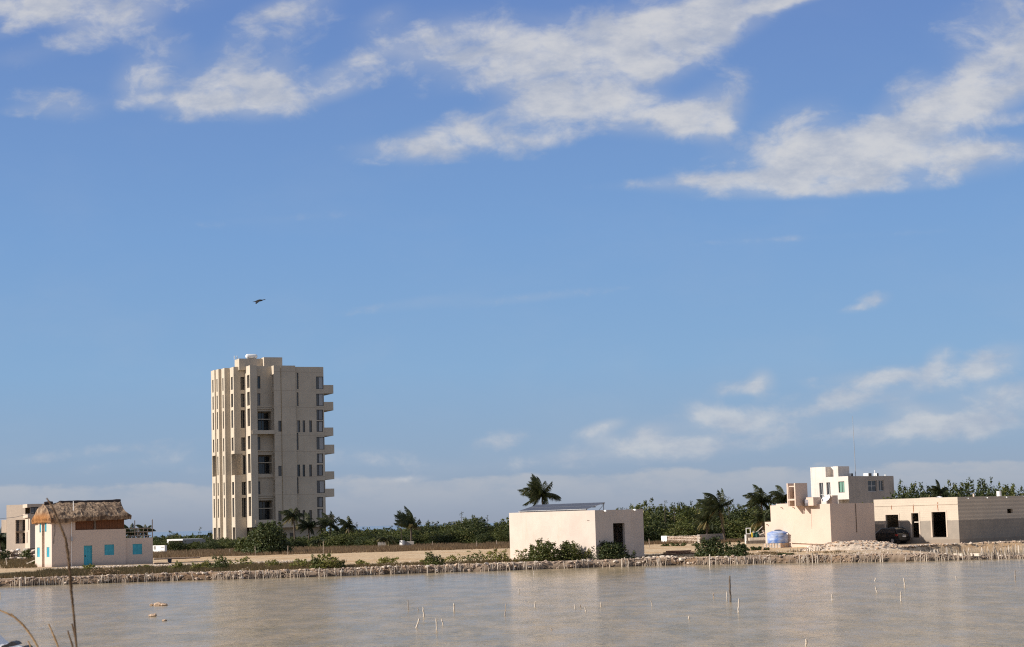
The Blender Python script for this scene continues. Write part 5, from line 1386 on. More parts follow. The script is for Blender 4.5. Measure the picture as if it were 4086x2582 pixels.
# ------------------------------------------------------------------ grasses
def tufts(name, m, cnt, pick, hgt, seed, wid=.03, blades=5):
    rnd = random.Random(seed); mb = MB(); n_ = 0; tries = 0
    while n_ < cnt and tries < cnt * 20:
        tries += 1; q = pick(rnd)
        if q is None: continue
        n_ += 1; x, y = q; z = tz(x, y) - .03
        for b in range(blades):
            a = rnd.uniform(0, 6.28); l = hgt * rnd.uniform(.5, 1.2); o_ = Vector((x + rnd.gauss(0, .12), y + rnd.gauss(0, .12), z))
            tip = o_ + Vector((math.cos(a) * l * .35 - l * .1, math.sin(a) * l * .35, l)); s = Vector((wid, 0, 0)) if b % 2 else Vector((wid * .6, wid * .6, 0))
            mb.poly(o_ - s, o_ + s, tip)
    obj(name, mb, m, kind='stuff')
def pk(u0, u1, y0, y1, edge=0.0):
    def f(rnd):
        y = y0 + (y1 - y0) * rnd.random(); u = rnd.uniform(u0, u1); x = (u - 2043) / FPX * y
        if nz(x, y, .22, 3.) + .6 * nz(x, y, .7, 6.) < edge: return None
        return x, y
    return f
tufts('dry_field_grass', M['drygrass'], 9000, pk(560, 2600, 248, 300, -.12), .5, 1, .05)
tufts('dry_field_grass', M['drygrass'], 1500, pk(2540, 3000, 248, 262, -.3), .5, 2, .05)
tufts('bank_grass', M['olivegrass'], 4200, lambda r: (lambda x, d: (x, shore(x) + d) if nz(x, d, .3, 2.) + .7 * nz(x, d, 1.1, 5.) > -.25 + d * .008 else None)(r.uniform(-46, -17), r.uniform(2.6, 24)), .38, 3, .035)
tufts('bank_weeds', M['olivegrass'], 1500, lambda r: (lambda x, d: (x, shore(x) + d) if nz(x, d, .4, 9.) > -.1 else None)(r.uniform(-22, 8), r.uniform(2.4, 8)), .30, 4, .03)
tufts('sand_weeds', M['olivegrass'], 500, lambda r: (lambda x, d: (x, shore(x) + d) if nz(x, d, .4, 5.) > .1 else None)(r.uniform(10, 32), r.uniform(3, 16)), .22, 5, .03)
tufts('house_weeds', M['olivegrass'], 900, pk(-200, 130, 205, 262, -.1), .45, 6, .04)
# ------------------------------------------------------------------ the retaining bank: stakes and stones along the water
rnd = random.Random(21)
bank_t = thing('stake_bank', 'long low bank of upright stakes and coral stones edging the water', 'bank', (0, shore(0) + .2, 0))
STK = []
for i in range(7):
    mb = MB(); r = rnd.uniform(.032, .06)
    mb.tube([(0, 0, -.25), (rnd.uniform(-.03, .03), 0, .5), (rnd.uniform(-.06, .06), rnd.uniform(-.03, .03), 1.0)], [r, r * .9, r * .55], 5)
    STK.append(mb)
stk_mesh = [mesh_of('stake', mb, M[('pole', 'palewood', 'palewood', 'pole', 'darkwood', 'pole', 'palewood')[i]], Vector((0, 0, 0))) for i, mb in enumerate(STK)]
def put_stake(parent, x, y, z, h, k=None, lean=.14):
    k = rnd.randrange(7) if k is None else k
    o = bpy.data.objects.new('stake', stk_mesh[k]); COL.objects.link(o); o.parent = parent
    o.location = Vector((x, y, z)) - ORI[parent]; o.scale = (rnd.uniform(.8, 1.4), rnd.uniform(.8, 1.4), h)
    o.rotation_euler = (rnd.gauss(0, lean * .5), rnd.gauss(0, lean), rnd.uniform(0, 6.28))
rest = MB()
def rest_stake(x, y, z, h):
    mb = STK[rnd.randrange(7)]; b = len(rest.v); rest.v += [Vector((x + v.x + v.z * h * rnd.choice((-.05, 0, .06)), y + v.y, z + v.z * h)) for v in mb.v]; rest.f += [tuple(b + i for i in f) for f in mb.f]
cand = []
x = -58.0
while x < 60:
    u = 2043 + x / 165 * FPX
    dens = .22 + .78 * (nz(x, 0, .45, 7.) + .5 * nz(x, 2, 1.3, 1.) > -.08) 
    h = .68 + .16 * nz(x, 1, .6, 2.)
    y = shore(x); 
    for yy in (y + .25, y + .5):
        if yy - shore(x) < .6: pass
    d0 = .02 - shore_off(x)
    inview = -60 < u < 4150
    if u > 3350:                              # bleached taller sticks on the causeway, in two loose rows
        cand.append((x, y + d0, -.05, h * rnd.uniform(.45, 1.05), inview, None)) if rnd.random() < dens else None
        if rnd.random() < .25 + .5 * dens: cand.append((x + .1, y + d0 + rnd.uniform(.7, 1.7), .2, rnd.uniform(.35, .8) * (1.0 + .25 * (u > 3700)), inview, rnd.choice((1, 1, 2, 6, 0, 3, 4))))
    elif rnd.random() < dens: cand.append((x, y + d0 + rnd.uniform(-.05, .08), -.05, h * rnd.uniform(.55, 1.3), inview, None))
    x += rnd.uniform(.08, .19)
vis = [c for c in cand if c[4]]; rnd.shuffle(vis); vis.sort(key=lambda c: -c[3])
for c in vis[:295]: put_stake(bank_t, *c[:4], c[5])
for c in vis[295:] + [c for c in cand if not c[4]]: rest_stake(*c[:4])
obj('small_stakes', rest, M['pole'], bank_t, kind='stuff')
# stones in the face of the bank
RK = []
for i in range(9):
    mb = MB(); mb.rock((0, 0, 0), 1.0, 500 + i, .75); RK.append(mb)
rk_mesh = [mesh_of('stone', mb, M[('stone', 'palestone', 'stone', 'tanstone', 'palestone', 'stone', 'stone', 'palestone', 'tanstone')[i]], Vector((0, 0, 0))) for i, mb in enumerate(RK)]
def put_stone(parent, x, y, z, r, k=None, name='stone'):
    o = bpy.data.objects.new(name, rk_mesh[rnd.randrange(9) if k is None else k]); COL.objects.link(o); o.parent = parent
    o.location = Vector((x, y, z)) - ORI[parent]; o.scale = (r * rnd.uniform(.8, 1.3), r, r * rnd.uniform(.7, 1.1)); o.rotation_euler = (0, 0, rnd.uniform(0, 6.28))
    return o
def gravel(name, parent, cnt, pick, r0, r1, m, **kw):
    mb = MB()
    for i in range(cnt):
        x, y, z = pick(rnd); mb.rock((x, y, z), rnd.uniform(r0, r1), rnd.randrange(100000), .7)
    return obj(name, mb, m, parent, kind='stuff', **kw)
for i in range(290):
    x = rnd.uniform(-46, 46 if i % 2 else 20); d = rnd.uniform(.12, .8); y = shore(x) + d - shore_off(x)
    put_stone(bank_t, x, y, tz(x, y) + .02, rnd.uniform(.10, .24) * (1 if x < 28 else .7))
gravel('small_stones', bank_t, 2300, lambda r: (lambda x, d: (x, shore(x) + d - shore_off(x), tz(x, shore(x) + d - shore_off(x))))(r.uniform(-60, 60), r.uniform(.05, 1.3)), .04, .12, M['stone'])
gravel('shore_gravel', None, 1300, lambda r: (lambda x, y: (x, y, tz(x, y)))(r.uniform(-48, -20), r.uniform(194, 203)), .05, .14, M['palestone'])
gravel('track_gravel', None, 700, lambda r: (lambda x, d: (x, shore(x) + d, tz(x, shore(x) + d)))(r.uniform(-30, 40), r.uniform(3, 22)), .04, .11, M['palestone'])
# inner palisade on the far side of the channel and in front of the pink block
inner = thing('inner_palisade', 'dark short stake palisade behind the causeway below the grey block house', 'palisade', (38, 192, 0))
line = [at(u, 2200, D) for (u, D) in ((3150, 182), (3300, 183), (3400, 184), (3540, 186), (3600, 188), (3660, 190), (3720, 192.3), (3850, 194.4), (4000, 195.4), (4086, 195.9), (4240, 196.5))]
cand = []
for a, b in zip(line, line[1:]):
    nn = int((b - a).length / .22)
    for k in range(nn):
        f = (k + rnd.random()) / nn; q = a.lerp(b, f); u = 2043 + q.x / q.y * FPX
        h = .40 if u < 3560 else (.55 + .35 * sm(u, 3700, 3950)); cand.append((q.x, q.y + rnd.uniform(-.1, .1), (max(-.1, tz(q.x, q.y) - .1) if u < 3560 else -.05), h * rnd.uniform(.7, 1.3)))
cand.sort(key=lambda c: -c[3])
for c in cand[:290]: put_stake(inner, *c, k=rnd.choice((0, 3, 4, 5, 4, 1)))
rest = MB()
for c in cand[290:]: rest_stake(*c)
if rest.v: obj('small_stakes', rest, M['darkwood'], inner, kind='stuff')
for i in range(150):
    k = rnd.randrange(4, len(line) - 1); q = line[k].lerp(line[k + 1], rnd.random()); put_stone(inner, q.x, q.y + rnd.uniform(.1, .7), max(.1, tz(q.x, q.y + .5)) + .05, rnd.uniform(.10, .24))
# rubble heap by the black car
q0 = gnd(3430, 2203, .5); q0.y += 3.0
heap = thing('rubble_heap', 'pale rubble heap spread between the concrete box and the black car', 'rubble', (q0.x, q0.y, tz(q0.x, q0.y)))
mb = MB(); NX, NY = 50, 18
def hz(x, y):
    fx = (x - q0.x) / 5.2; fy = (y - q0.y) / 2.6; e = max(0, 1 - fx * fx - fy * fy)
    return tz(x, y) - .06 + .85 * e ** .7 * (1 + .25 * nz(x, y, .8, 2.)) + .10 * e * nz(x, y, 2.3, 4.)
for j in range(NY + 1):
    for i in range(NX + 1):
        x = q0.x - 5.4 + 10.8 * i / NX; y = q0.y - 2.8 + 5.6 * j / NY; mb.v.append(Vector((x, y, hz(x, y))))
for j in range(NY):
    for i in range(NX): k = j * (NX + 1) + i; mb.f.append((k, k + 1, k + NX + 2, k + NX + 1))
obj('mound', mb, mat('rubble_sand', (.60, .48, .36), .95, .3, 3, .9, 12), heap)
for i in range(260):
    a, r = rnd.uniform(0, 6.28), rnd.random() ** .5; x, y = q0.x + 5.0 * r * math.cos(a), q0.y + 2.5 * r * math.sin(a)
    put_stone(heap, x, y, hz(x, y) + .02, rnd.uniform(.06, .19), rnd.choice((0, 3, 8, 1, 3, 2)))
for i, (u, v, n_, lab) in enumerate(((3650, 2158, 26, 'low spill of pale rubble under the narrow opening of the grey house'), (2640, 2222, 16, 'scattered tan stones on the sand right of the cream block'), (2330, 2238, 22, 'white stones in the gap between the bushes of the cream block'))):
    c = gnd(u, v, .75); c.z = tz(c.x, c.y); h_ = thing('rubble_pile', lab, 'rubble', c)
    for k in range(n_):
        x, y = c.x + rnd.gauss(0, 1.0), c.y + rnd.gauss(0, .5); put_stone(h_, x, y, tz(x, y) + rnd.uniform(0, .15), rnd.uniform(.10, .28), rnd.choice((1, 3, 4, 7)))
sl_ = gnd(3590, 2197, .3); put = thing('tilted_slab', 'grey broken slab tilted at the water edge near the rubble heap', 'slab', (sl_.x, sl_.y, .2))
mb = MB(); mb.rock((sl_.x, sl_.y, .35), .55, 9, .45); obj('slab', mb, M['concrete'], put)
# causeway boards and leaning dead branches among the white sticks
for i, (u0, u1, v) in enumerate(((3805, 3838, 2218), (3872, 3908, 2217))):
    a, b = gnd(u0, v, .35), gnd(u1, v, .35); mb = MB(); mb.box(a + Vector((0, 0, -.05)), b - a, (0, .06, 0), (0, 0, .25))
    obj('board', mb, M['palewood'], label=('pale plank set on edge in the causeway, the narrower of two' if i == 0 else 'longer pale plank set on edge in the causeway below the grey house corner'), cat='board', loc=a)

# ------------------------------------------------------------------ stakes standing in the water
a_ = conv(1500, 2200, 2408 / 1600.0); b_ = conv(2700, 2150, 2408 / 1386.0)
ST = [  # converter, foot x, foot y, top x, top y, width, wood, label
 (a_, 194, 354, 193, 295, 5, 'pole', 'thin dark crooked stake at the far left of the stakes in the water'),
 (a_, 254, 355, 252, 335, 5, 'pole', 'tiny dark stump between the dark crooked stake and the pale thick one'),
 (a_, 289, 393, 283, 333, 9, 'palewood', 'pale thick stake standing upright right of the crooked dark one'),
 (a_, 243, 460, 260, 404, 9, 'palewood', 'pale stake leaning right in the nearest left row'),
 (a_, 366, 476, 363, 400, 8, 'palewood', 'tall pale stake between the two leaning pale stakes of the near row'),
 (a_, 403, 440, 393, 402, 7, 'palewood', 'short pale stake leaning left beside the tall pale near one'),
 (a_, 470, 360, 468, 312, 9, 'palewood', 'pale straight stake alone right of the left cluster'),
 (a_, 775, 387, 780, 315, 6, 'pole', 'slim tall grey stake below the left half of the cream block'),
 (a_, 861, 251, 859, 225, 6, 'palewood', 'short pale stake far out below the cream block hedge'),
 (a_, 954, 336, 960, 300, 7, 'palewood', 'pale stake leaning right below the cream block'),
 (a_, 1196, 346, 1194, 320, 6, 'palewood', 'left short stake of the row of three below the cream block'),
 (a_, 1230, 343, 1227, 320, 6, 'pole', 'middle dark short stake of the row of three below the cream block'),
 (a_, 1261, 360, 1257, 335, 8, 'palewood', 'right pale short stake of the row of three, nearest the camera'),
 (a_, 1352, 331, 1350, 303, 7, 'palewood', 'short pale stake alone right of the row of three'),
 (a_, 1659, 327, 1652, 296, 6, 'palewood', 'short pale stake leaning left in open water right of the cream block'),
 (a_, 1879, 406, 1880, 387, 9, 'palewood', 'stubby pale stump in open water left of the tall dark post'),
 (a_, 1054, 474, 1054, 461, 9, 'pole', 'small dark stump nearest the bottom edge in mid water'),
 (a_, 946, 147, 945, 118, 5, 'palewood', 'thin pale stake close to the bank below the cream block'),
 (a_, 2027, 279, 2026, 249, 7, 'pole', 'short dark stake left of the tall dark post'),
 (a_, 2110, 301, 2105, 240, 6, 'palewood', 'thin pale stake touching the left of the tall dark post'),
 (a_, 2128, 304, 2125, 147, 12, 'darkwood', 'tall thick dark post, highest of all the stakes in the water'),
 (a_, 2176, 367, 2180, 284, 9, 'palewood', 'pale leaning stake just right of the tall dark post'),
 (b_, 899, 745, 896, 695, 16, 'palewood', 'thick short pale stump at the bottom edge of the picture'),
 (b_, 1078, 428, 1076, 384, 9, 'palewood', 'pale straight short stake alone in the water below the blue tank'),
 (b_, 1374, 293, 1380, 272, 8, 'palewood', 'small stub leaning right above the curved stake on the right'),
 (b_, 1391, 376, 1376, 329, 8, 'palewood', 'curved pale stake leaning left in the right hand water'),
 (b_, 1519, 322, 1518, 311, 6, 'pole', 'tiny stub near the pair of right hand stakes'),
 (b_, 1583, 336, 1574, 271, 9, 'palewood', 'pale knobbed stake leaning left, upper of the right hand pair'),
 (b_, 1554, 432, 1552, 364, 9, 'palewood', 'pale straight stake, lower of the right hand pair'),
 (b_, 1938, 288, 1936, 260, 6, 'palewood', 'small pale stake by itself far right'),
 (b_, 2348, 291, 2347, 219, 7, 'pole', 'grey straight stake closest to the right picture edge'),
 (b_, 273, 200, 271, 186, 4, 'pole', 'tiny stub close under the bank left of the blue tank'),
 (b_, 342, 202, 341, 186, 4, 'pole', 'second tiny stub close under the bank nearer the blue tank'),
 (b_, 681, 188, 680, 176, 4, 'pole', 'tiny dark stub in the mirror strip below the blue tank'),
]
for i, (cv, x0, y0, x1, y1, w, wood, lab) in enumerate(ST):
    sr = random.Random(900 + i); p0 = gnd(*cv(x0, y0), 0.0); p1 = at(*cv(x1, y1), p0.y + sr.uniform(-.05, .05)); k = FPX / p0.y
    r = w / (1.505 if cv is a_ else 1.737) / k / 2; n_ = 7; pts = []; rad = []
    for j in range(n_ + 1):
        f = -.35 + 1.35 * j / n_; q = p0 + (p1 - p0) * f; amp = .018 + .03 * (p1 - p0).length
        q += Vector((sr.uniform(-1, 1), sr.uniform(-1, 1), 0)) * amp * .5 * (1 if 0 < j < n_ else .3); pts.append(q); rad.append(r * sr.uniform(.82, 1.15) * (1 if j < n_ else .75))
    o = thing('stake', lab, 'stake', Vector((p0.x, p0.y, 0)), 'stakes standing in the lagoon')
    obj('shaft', MB().tube(pts, rad, 8), M[wood], o)
for i, (u, v0, v1, w, lab) in enumerate(((2832, 2246, 2212, 6, 'taller white post standing in the bank before the dark bushes'), (988, 2289, 2262, 6, 'pale post standing up out of the stake bank below the tower'), (2330, 2243, 2228, 5, 'short pale post in the bank before the cream block hedge'), (2, 2385, 2362, 4, 'thin post in the water at the left picture edge'))):
    p0 = gnd(u, v0, .3 if i != 3 else 0.0); p1 = at(u, v1, p0.y); r = w / (FPX / p0.y) / 2
    obj('post', MB().tube([p0 - UP * .3, p0.lerp(p1, .5), p1], [r, r * .95, r * .8], 8), M['palewood'], label=lab, cat='post', group='posts in the bank', loc=p0)
# stones lying in the water on the left
for i, (u, v, w, h, lab) in enumerate(((606, 2417, 20, 11, 'left pale rock of the three touching rocks in the water'), (634, 2417, 38, 17, 'middle big tan rock of the three touching rocks in the water'), (655, 2417, 26, 13, 'right flat rock of the three touching rocks in the water'), (610, 2460, 30, 17, 'single rounded tan rock below the three touching rocks'), (656, 2478, 22, 9, 'smallest flat rock alone at the lower right of the rock group'))):
    c = gnd(u, v, 0); k = FPX / c.y; mb = MB(); mb.rock(c + UP * (h / k * .25), w / k / 2 * 1.05, 60 + i, .75 * h / w * 1.8)
    o = obj('rock', mb, M['tanstone'], label=lab, cat='rock', group='rocks in the lagoon', loc=c)

# ------------------------------------------------------------------ white stone wall and low ruins
c6 = conv(2450, 1900, 2408 / 700.0)
A0 = gnd(*c6(652, 925), .85); A1 = gnd(*c6(1178, 915), .85); A1 = at(*c6(1178, 860), A0.y - 4.5); A0.z = A1.z = 0
dW = (A1 - A0).normalized(); LW = (A1 - A0).length; FWl = Face(A0, dW, Vector((dW.y, -dW.x, 0)))
zt0 = FWl.tz(*c6(900, 818))[1]; zg0 = tz(A0.x, A0.y) - .1
sw_ = thing('stone_wall', 'low white dry stone wall with a smooth white end pillar', 'wall', (A0.x, A0.y, zg0))
mb = MB(); mb.fbox(FWl, .0, .95, -.5, .03, zg0, zt0 + .02); obj('pillar', mb, M['brightwhite'], sw_)
mb = MB(); mb.fbox(FWl, .96, LW, -.45, -.12, zg0, zt0 - .05); obj('core', mb, M['stone'], sw_)
x = 1.0
rows_ = 5; 
for j in range(rows_):
    x = 1.0 + (j % 2) * .12
    while x < LW - .1:
        w = rnd.uniform(.18, .42); hh_ = (zt0 - zg0 - .1) / rows_
        p_ = FWl.pt(min(x + w / 2, LW - .1), zg0 + .12 + hh_ * (j + .5), -.08); o = put_stone(sw_, p_.x, p_.y, p_.z, 1.0, rnd.choice((1, 4, 7)))
        o.scale = (w * .53, .14, hh_ * .56); o.rotation_euler = (0, rnd.uniform(-.3, .3), math.atan2(dW.y, dW.x)); x += w * .93
A2 = at(*c6(1500, 860), A0.y + 1); A2.z = 0; d2 = (A2 - A1).normalized(); F2 = Face(A1, d2, Vector((d2.y, -d2.x, 0)))
mb = MB(); mb.fbox(F2, .05, (A2 - A1).length, -.4, 0, zg0, zt0 + .1); obj('grey_wing', mb, M['concrete'], sw_)
def lowbox(name, label, cat, u0, u1, v0, v1, D, m, dep=.5, extra=None, rot=0.0):
    a, b = at(u0, (v0 + v1) / 2, D), at(u1, (v0 + v1) / 2, D); zt = at((u0 + u1) / 2, v0, D).z; g = tz(a.x, D) - .1
    t = thing(name, label, cat, (a.x, D, g)); mb = MB(); mb.box((a.x, D, g), (b.x - a.x, -(b.x - a.x) * rot, 0), (dep * rot, dep, 0), (0, 0, zt - g)); obj('body', mb, m, t, bevel=.03)
    if extra: extra(t, a, b, g, zt)
    return t
lowbox('gate_pillar', 'white square pillar alone at the edge of the brown field', 'pillar', 1594, 1606, 2159, 2183, 285, M['brightwhite'], .5, lambda t, a, b, g, z: obj('cap', MB().box((a.x - .05, 284.97, z + .002), (b.x - a.x + .06, -.3, 0), (.3, .6, 0), (0, 0, .08)), M['brightwhite'], t), .6)
lowbox('low_wall', 'low grey wall running right from the white pillar into the scrub', 'wall', 1607, 1652, 2160, 2184, 285.3, M['concrete'], .3)
lowbox('low_wall', 'low grey wall almost hidden in scrub left of the white pillar', 'wall', 1508, 1541, 2162, 2186, 286, M['concrete'], .3)
# white flat roofed shelter and white wall right of the annex
cK = conv(600, 2110, 1902 / 200.0)
def ck(X, Y, D): return at(*cK(X, Y), D)
sh_ = thing('flat_roof_shelter', 'white flat roofed shelter with a grey wing among the shrubs left of the tower', 'shelter', (ck(630, 500, 300).x, 300, tz(-50, 300)))
a, b = ck(625, 400, 300), ck(1290, 385, 300); zt = (a.z + b.z) / 2; zb = ck(960, 450, 300).z
ex = Vector((b.x - a.x, -(b.x - a.x) * .55, 0)); ey = Vector((.48, .87, 0)); ln = ex.length; eu = ex.normalized()
A_ = Vector((a.x, 300, 0))
obj('roof', MB().box(A_ + UP * zb, ex, ey * 5, UP * (zt - zb)), M['brightwhite'], sh_)
obj('side_wall', MB().box(A_ + ey * .01 + UP * .6, eu * .35, ey * 4.9, UP * (zb - .602)), M['brightwhite'], sh_)
obj('back_wall', MB().box(A_ + eu * .36 + ey * 4 + UP * .6, eu * (ln - .4), ey * .3, UP * (zb - .604)), M['concrete'], sh_)
c = ck(1650, 395, 300); obj('grey_wing', MB().box(A_ + ex + eu * .01 + UP * .6, Vector((c.x - b.x, 1.2, 0)), ey * 3, UP * (c.z - .6)), M['concrete'], sh_)
a, b = ck(60, 640, 290), ck(540, 640, 290); zt = ck(400, 628, 290).z; g = tz(a.x, 290) - .1
dw_ = Vector((.86, -.51, 0)); nw_ = Vector((-.51, -.86, 0))
ww = thing('white_wall', 'white low wall with a dark niche beside the annex', 'wall', (a.x, 290, g)); Fw = Face((a.x, 290, 0), dw_, nw_)
h0 = Fw.rect(cK, 125, 665, 205, 790); h1 = Fw.rect(cK, 400, 690, 520, 712); le = Fw.tz(*cK(540, 700))[0]; mb = MB(); wall(mb, Fw, 0, le, g, zt, [(*h0, .5), (*h1, .4)], .5); wall(mb, Fw.back(.52), 0, le, g, zt); mb.poly(Fw.pt(0, zt), Fw.pt(le, zt), Fw.pt(le, zt, -.52), Fw.pt(0, zt, -.52))
wall(mb, Face(Fw.pt(le, 0), -nw_, dw_), 0, .52, g, zt); obj('wall', mb, M['brightwhite'], ww)
# dark low kerbs in the sand beside the annex, dark blue bin
for i, (X0, X1, Y, lab) in enumerate(((140, 1900, 1165, 'long dark low kerb across the sand right of the thatched house'), (140, 700, 1330, 'shorter dark kerb lying nearer the thatched house annex'))):
    a, b = gnd(*cK(X0, Y), .8), gnd(*cK(X1, Y - (55 if i == 0 else 20)), .8); d = (b - a); mb = MB(); nrm = Vector((-d.y, d.x, 0)).normalized() * .3
    mb.box(Vector((a.x, a.y, .5)), Vector((d.x, d.y, 0)), nrm, (0, 0, .40 if i == 0 else .36)); o = thing('kerb', lab, 'kerb', (a.x, a.y, .5)); obj('edge', mb, M['darkwood'], o)
    mb = MB(); mb.box(Vector((a.x, a.y, (.904 if i == 0 else .864))), Vector((d.x, d.y, 0)), nrm, (0, 0, .05)); obj('coping', mb, M['palestone'], o)
c = gnd(*cK(735, 1290), .78); c.z = tz(c.x, c.y); k = FPX / c.y / 1.0; r = 165 / 9.51 / k / 2; h = 150 / 9.51 / k
bn = thing('blue_bin', 'dark blue plastic bin on the sand right of the annex', 'bin', c)
obj('tub', MB().lathe(c, [(r * .8, 0), (r * .95, h * .85), (r * 1.05, h * .88), (r * 1.05, h * .96)], 18), M['darkblue'], bn); obj('lid', MB().lathe(c + UP * h * .962, [(r * 1.02, 0), (r * .8, h * .06)], 18), M['darkblue'], bn)
# things between stone wall and pink block: white window frame leaning, green bins, gas bottle, block
cJ = conv(2920, 2080, 2174 / 200.0)
DJ = 236.0
def cj(X, Y, dd=0): return at(*cJ(X, Y), DJ + dd)
FJ = Face((0, DJ, 0), (1, 0, 0), (0, -1, 0)); ZJ = FJ.tz(*cJ(1060, 705))[1]
a0, a1, z0, z1 = FJ.rect(cJ, 612, 285, 822, 560)
wf = thing('window_frame', 'empty white window frame standing on the dark block', 'frame', FJ.pt(a0, z0)); w_ = (a1 - a0) * .15
for nm, r in (('stile', (a0, a0 + w_, z0, z1)), ('stile', (a1 - w_, a1, z0, z1)), ('rail', (a0 + w_, a1 - w_, z0, z0 + w_)), ('rail', (a0 + w_, a1 - w_, z1 - w_, z1))):
    obj(nm, MB().fbox(FJ, r[0] + .002, r[1] - .002, -.12, 0, r[2], r[3]), M['brightwhite'], wf)
b0_, b1_, zb0, zb1 = FJ.rect(cJ, 640, 560, 810, 800)
db = thing('dark_block', 'dark brown concrete block under the white window frame', 'block', FJ.pt(b0_, .7)); obj('body', MB().fbox(FJ, b0_, b1_, -.6, .05, .6, z0 - .004), M['darkwood'], db); obj('painted_lit_side', MB().fbox(FJ, b0_ - .16, b0_ - .003, -.55, .0, .6, z0 - .05), M['brightwhite'], db)  # sunlit side of the block painted on as a white slab
for i, (X0, X1, Y0, Y1, m, lab) in enumerate(((935, 1045, 440, 690, 'green', 'narrow green plastic drum beside the yellow bottle'), (1045, 1230, 455, 690, 'green', 'wider dark green bin right of the narrow green drum'))):
    e0, e1, ez0, ez1 = FJ.rect(cJ, X0, Y0, X1, Y1); r = (e1 - e0) / 2; c = Vector(((e0 + e1) / 2, DJ + .8, ZJ)); h = ez1 - c.z
    o = thing('green_bin', lab, 'bin', c, 'green bins by the pink block'); obj('tub', MB().lathe(c, [(r * .9, 0), (r, h * .9), (r * 1.04, h * .92), (r * 1.04, h * .96)], 18), M['green'], o); obj('lid', MB().lathe(c + UP * h * .962, [(r, 0), (r * .5, h * .05)], 18), M['green'], o)
e0, e1, ez0, ez1 = FJ.rect(cJ, 850, 465, 915, 680); r = (e1 - e0) / 2; c = Vector(((e0 + e1) / 2, DJ - .1, ZJ)); h = ez1 - c.z
o = thing('gas_bottle', 'slim yellow gas bottle in front of the green drum', 'gas bottle', c); obj('cylinder', MB().lathe(c, [(r * .8, 0), (r, h * .06), (r, h * .78), (r * .5, h * .92), (r * .3, h * .94)], 16), M['yellow'], o, smooth=True); obj('valve', MB().lathe(c + UP * h * .94, [(r * .25, 0), (r * .25, h * .06)], 8), M['steel'], o)
a0, a1, z0, z1 = FJ.rect(cJ, 720, 700, 1415, 800)
gw = thing('low_slab_wall', 'low concrete slab edge below the green bins left of the pink block', 'wall', FJ.pt(a0, .6)); obj('slab', MB().fbox(FJ, a0, a1 + 1.0, -2.5, 1.0, .5, ZJ - .003), M['palestone'], gw); obj('face', MB().fbox(FJ, a0 - .4, a1 + 1.0, 1.002, 1.15, .4, ZJ - .35), M['darkwood'], gw)
c = cj(1310, 600, .8); rp = thing('rubble_pile', 'pile of pale blocks and boards between the green bins and the pink annex', 'rubble', (c.x, c.y, tz(c.x, c.y)))
for k in range(24): put_stone(rp, c.x + rnd.gauss(0, .4), c.y + rnd.gauss(0, .3), ZJ + abs(rnd.gauss(.3, .3)), rnd.uniform(.12, .26), rnd.choice((1, 4, 7)))
obj('board', MB().tube([(c.x - .9, c.y, ZJ + .4), (c.x + .1, c.y, ZJ + 1.3)], .05, 5), M['palewood'], rp)
# stacked dark planks on the sand
c = gnd(*c6(890, 1075), .72); c.z = tz(c.x, c.y); k = FPX / c.y; pw_ = 520 / 3.44 / k
ps = thing('plank_stack', 'low stack of reddish brown planks on the sand right of the cream block', 'planks', c)
for j in range(3):
    for i in range(4):
        mb = MB(); x0 = c.x - pw_ / 2 + rnd.uniform(0, .5) + j * .3; mb.box((x0, c.y + i * .34, c.z + .01 + j * .13), (pw_ - rnd.uniform(.3, 1.2) - j * .4, rnd.uniform(.4, .9), 0), (0, .28, 0), (0, 0, .10)); obj('plank', mb, mat('plank_brown', (.17, .085, .06), .9, .3, 5) if (i, j) == (0, 0) else bpy.data.materials['plank_brown'], ps)

# ------------------------------------------------------------------ rubble and boards left of the thatched house
cL = conv(0, 2080, 1232 / 170.0)
for i, (X, Y, n_, spx, lab) in enumerate(((450, 870, 60, 1.6, 'grey heap of rubble and scrap under the unfinished house'), (250, 820, 26, .9, 'pinkish rubble below the left corner of the unfinished house'), (900, 900, 24, 1.2, 'stones behind the lit side of the thatched house'), (430, 1060, 24, 1.0, 'mound of pale stones between the two left shrubs'))):
    c = gnd(*cL(X, Y), .9); c.y = min(c.y, 285 if i < 3 else 262); c = at(*cL(X, Y), c.y); g = tz(c.x, c.y); t = thing('rubble_pile', lab, 'rubble', (c.x, c.y, g))
    zt = max(.3, c.z - g)
    for k in range(n_):
        put_stone(t, c.x + rnd.gauss(0, spx), c.y + rnd.gauss(0, .8), g + rnd.uniform(0, zt), rnd.uniform(.15, .42), rnd.choice((0, 1, 2, 4, 5, 6, 7)))
a, b = gnd(*cL(740, 1250), .78), gnd(*cL(1015, 1250), .78); b = at(*cL(1015, 1130), b.y)
obj('leaning_pole', MB().tube([a, b], [.09, .07], 6), M['palewood'], label='pale pole leaning on the lit side of the thatched house', cat='pole', loc=a)
t = thing('white_sack', 'white sack lying on the rubble under the unfinished house', 'sack', at(*cL(530, 825), 284)); c = at(*cL(530, 825), 284); mb = MB(); mb.rock(c, .45, 4, .7); o = obj('sack', mb, M['brightwhite'], t, smooth=True); o.modifiers.new('sub', 'SUBSURF').render_levels = 2
p0 = gnd(*cL(205, 1300), .75); p1 = at(*cL(170, 1070), p0.y); obj('post', MB().tube([p0, p1], .05, 6), M['palewood'], label='thin leaning post left of the thatched house', cat='post', loc=p0)
